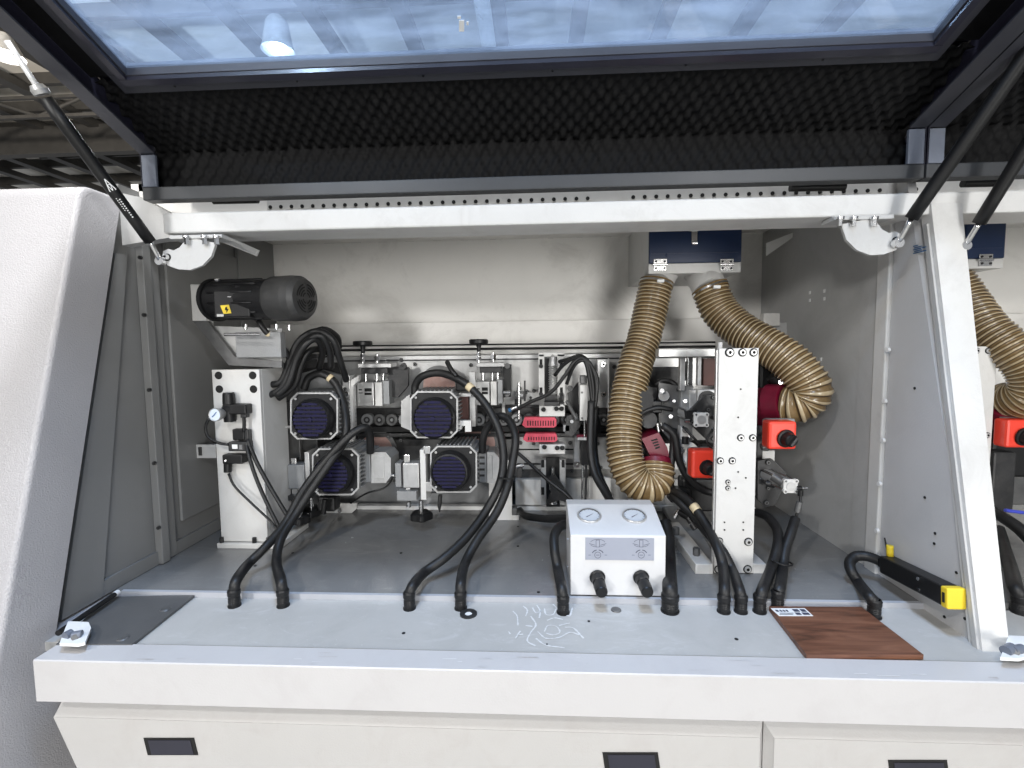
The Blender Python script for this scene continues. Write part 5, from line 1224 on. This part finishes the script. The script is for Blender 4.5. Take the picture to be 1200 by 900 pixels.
small('dark pneumatic valves and tubes on the bed left of the bolted column', [
    ('valve', MB().pb(800,424,808,446,1.50,.03,'dark_metal',.002)), ('valve', MB().pb(824,420,838,452,1.50,.02,'rust_brown',.002)),
    ('tube', MB().tube([P(800,500,1.40),P(812,512,1.38),P(820,522,1.38),P(814,530,1.38)], .0035, 'black_rubber', 8)),
    ('tube', MB().tube([P(838,500,1.38),P(828,516,1.37),P(834,526,1.37)], .0035, 'black_rubber', 8)),
    ('screw', MB().cyl(P(803,470,1.47),P(803,470,1.46),.006,'steel',10)), ('screw', MB().cyl(P(803,486,1.47),P(803,486,1.46),.006,'steel',10)), ('screw', MB().cyl(P(806,512,1.46),P(806,512,1.45),.005,'steel',10))], (815,520,1.45))
small('black box fittings behind the upper left cable bundle', [
    ('block', MB().pb(378,402,394,416,1.54,.03,'black_plastic',.002)), ('block', MB().pb(383,416,392,422,1.53,.02,'mid_metal',.001)), ('nut', MB().cyl(P(386,399,1.53),P(384,399,1.5),.007,'steel',8)),
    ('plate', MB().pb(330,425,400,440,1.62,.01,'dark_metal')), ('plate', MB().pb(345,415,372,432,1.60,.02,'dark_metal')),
    ('lead', MB().tube([P(345,428,1.5),P(370,420,1.5),P(400,416,1.55)], .003, 'black_rubber', 8))], (388,416,1.54))
# ================================================================ light
def area(name, loc, target, size, power, col=(1,1,1)):
    ld = bpy.data.lights.new(name, 'AREA'); ld.shape = 'DISK'; ld.size = size; ld.energy = power; ld.color = col
    lo = bpy.data.objects.new(name, ld); COL.objects.link(lo); lo.location = loc
    d = Vector(target) - Vector(loc); lo.rotation_euler = d.to_track_quat('-Z', 'Y').to_euler(); return lo
area('ceiling_lamp_and_fill', (-1.6, -1.6, 2.6), (0.3, 1.3, .3), .16, 46, (1,.98,.95))
area('ceiling_lamp_and_fill', (1.9, -2.6, 2.6), (0, 1.3, .3), .16, 46, (.95,.97,1))
area('ceiling_lamp_and_fill', (-.3, -1.5, 4.1), (0, .9, 0), .3, 70, (1,.99,.97))  # steep fill added to brighten the sill top and front strip
area('front_fill_light', (-3.0, -5.8, 2.1), (0.2, 1.9, .8), .9, 230, (1,.985,.96))  # front-left light added to reach the back wall; no doorway there
area('front_fill_light', (2.6, -6.0, .35), (-.3, 1.9, .8), 2.4, 300, (1,.985,.95))  # unseen low fill added to brighten the upper back wall
area('glass_fill_light', (0, .3, 4.3), (0, .8, 0), .8, 230, (.93,.96,1))  # unseen fill added above the hood glass, brightens the sill through it
def spot(loc, target, power, ang, col=(1,1,1)):
    ld = bpy.data.lights.new('roof_fill_spot', 'SPOT'); ld.energy = power; ld.spot_size = math.radians(ang); ld.spot_blend = .6; ld.shadow_soft_size = .3; ld.color = col  # unseen uplights added only to brighten the roof underside
    lo = bpy.data.objects.new('roof_fill_spot', ld); COL.objects.link(lo); lo.location = loc
    d = Vector(target) - Vector(loc); lo.rotation_euler = d.to_track_quat('-Z', 'Y').to_euler()
spot((-3.0, -.5, 2.6), (-.5, 7.5, 5.6), 1700, 75, (1,.98,.95))
spot((3.4, -.5, 2.6), (1, 7.5, 5.6), 1500, 75, (1,.98,.95))
spot((-5.0, 0, 2.6), (-8, 9, 5.6), 5500, 80, (1,.93,.84))
w = bpy.data.worlds.new('World'); SC.world = w; w.use_nodes = True
bg = w.node_tree.nodes['Background']; bg.inputs[0].default_value = (.92,.95,1,1); bg.inputs[1].default_value = .42
SC.render.engine = 'CYCLES'
SC.view_settings.view_transform = 'Standard'; SC.view_settings.look = 'None'; SC.view_settings.exposure = -.15; SC.view_settings.gamma = 1
SC.render.resolution_x = 1024; SC.render.resolution_y = 768
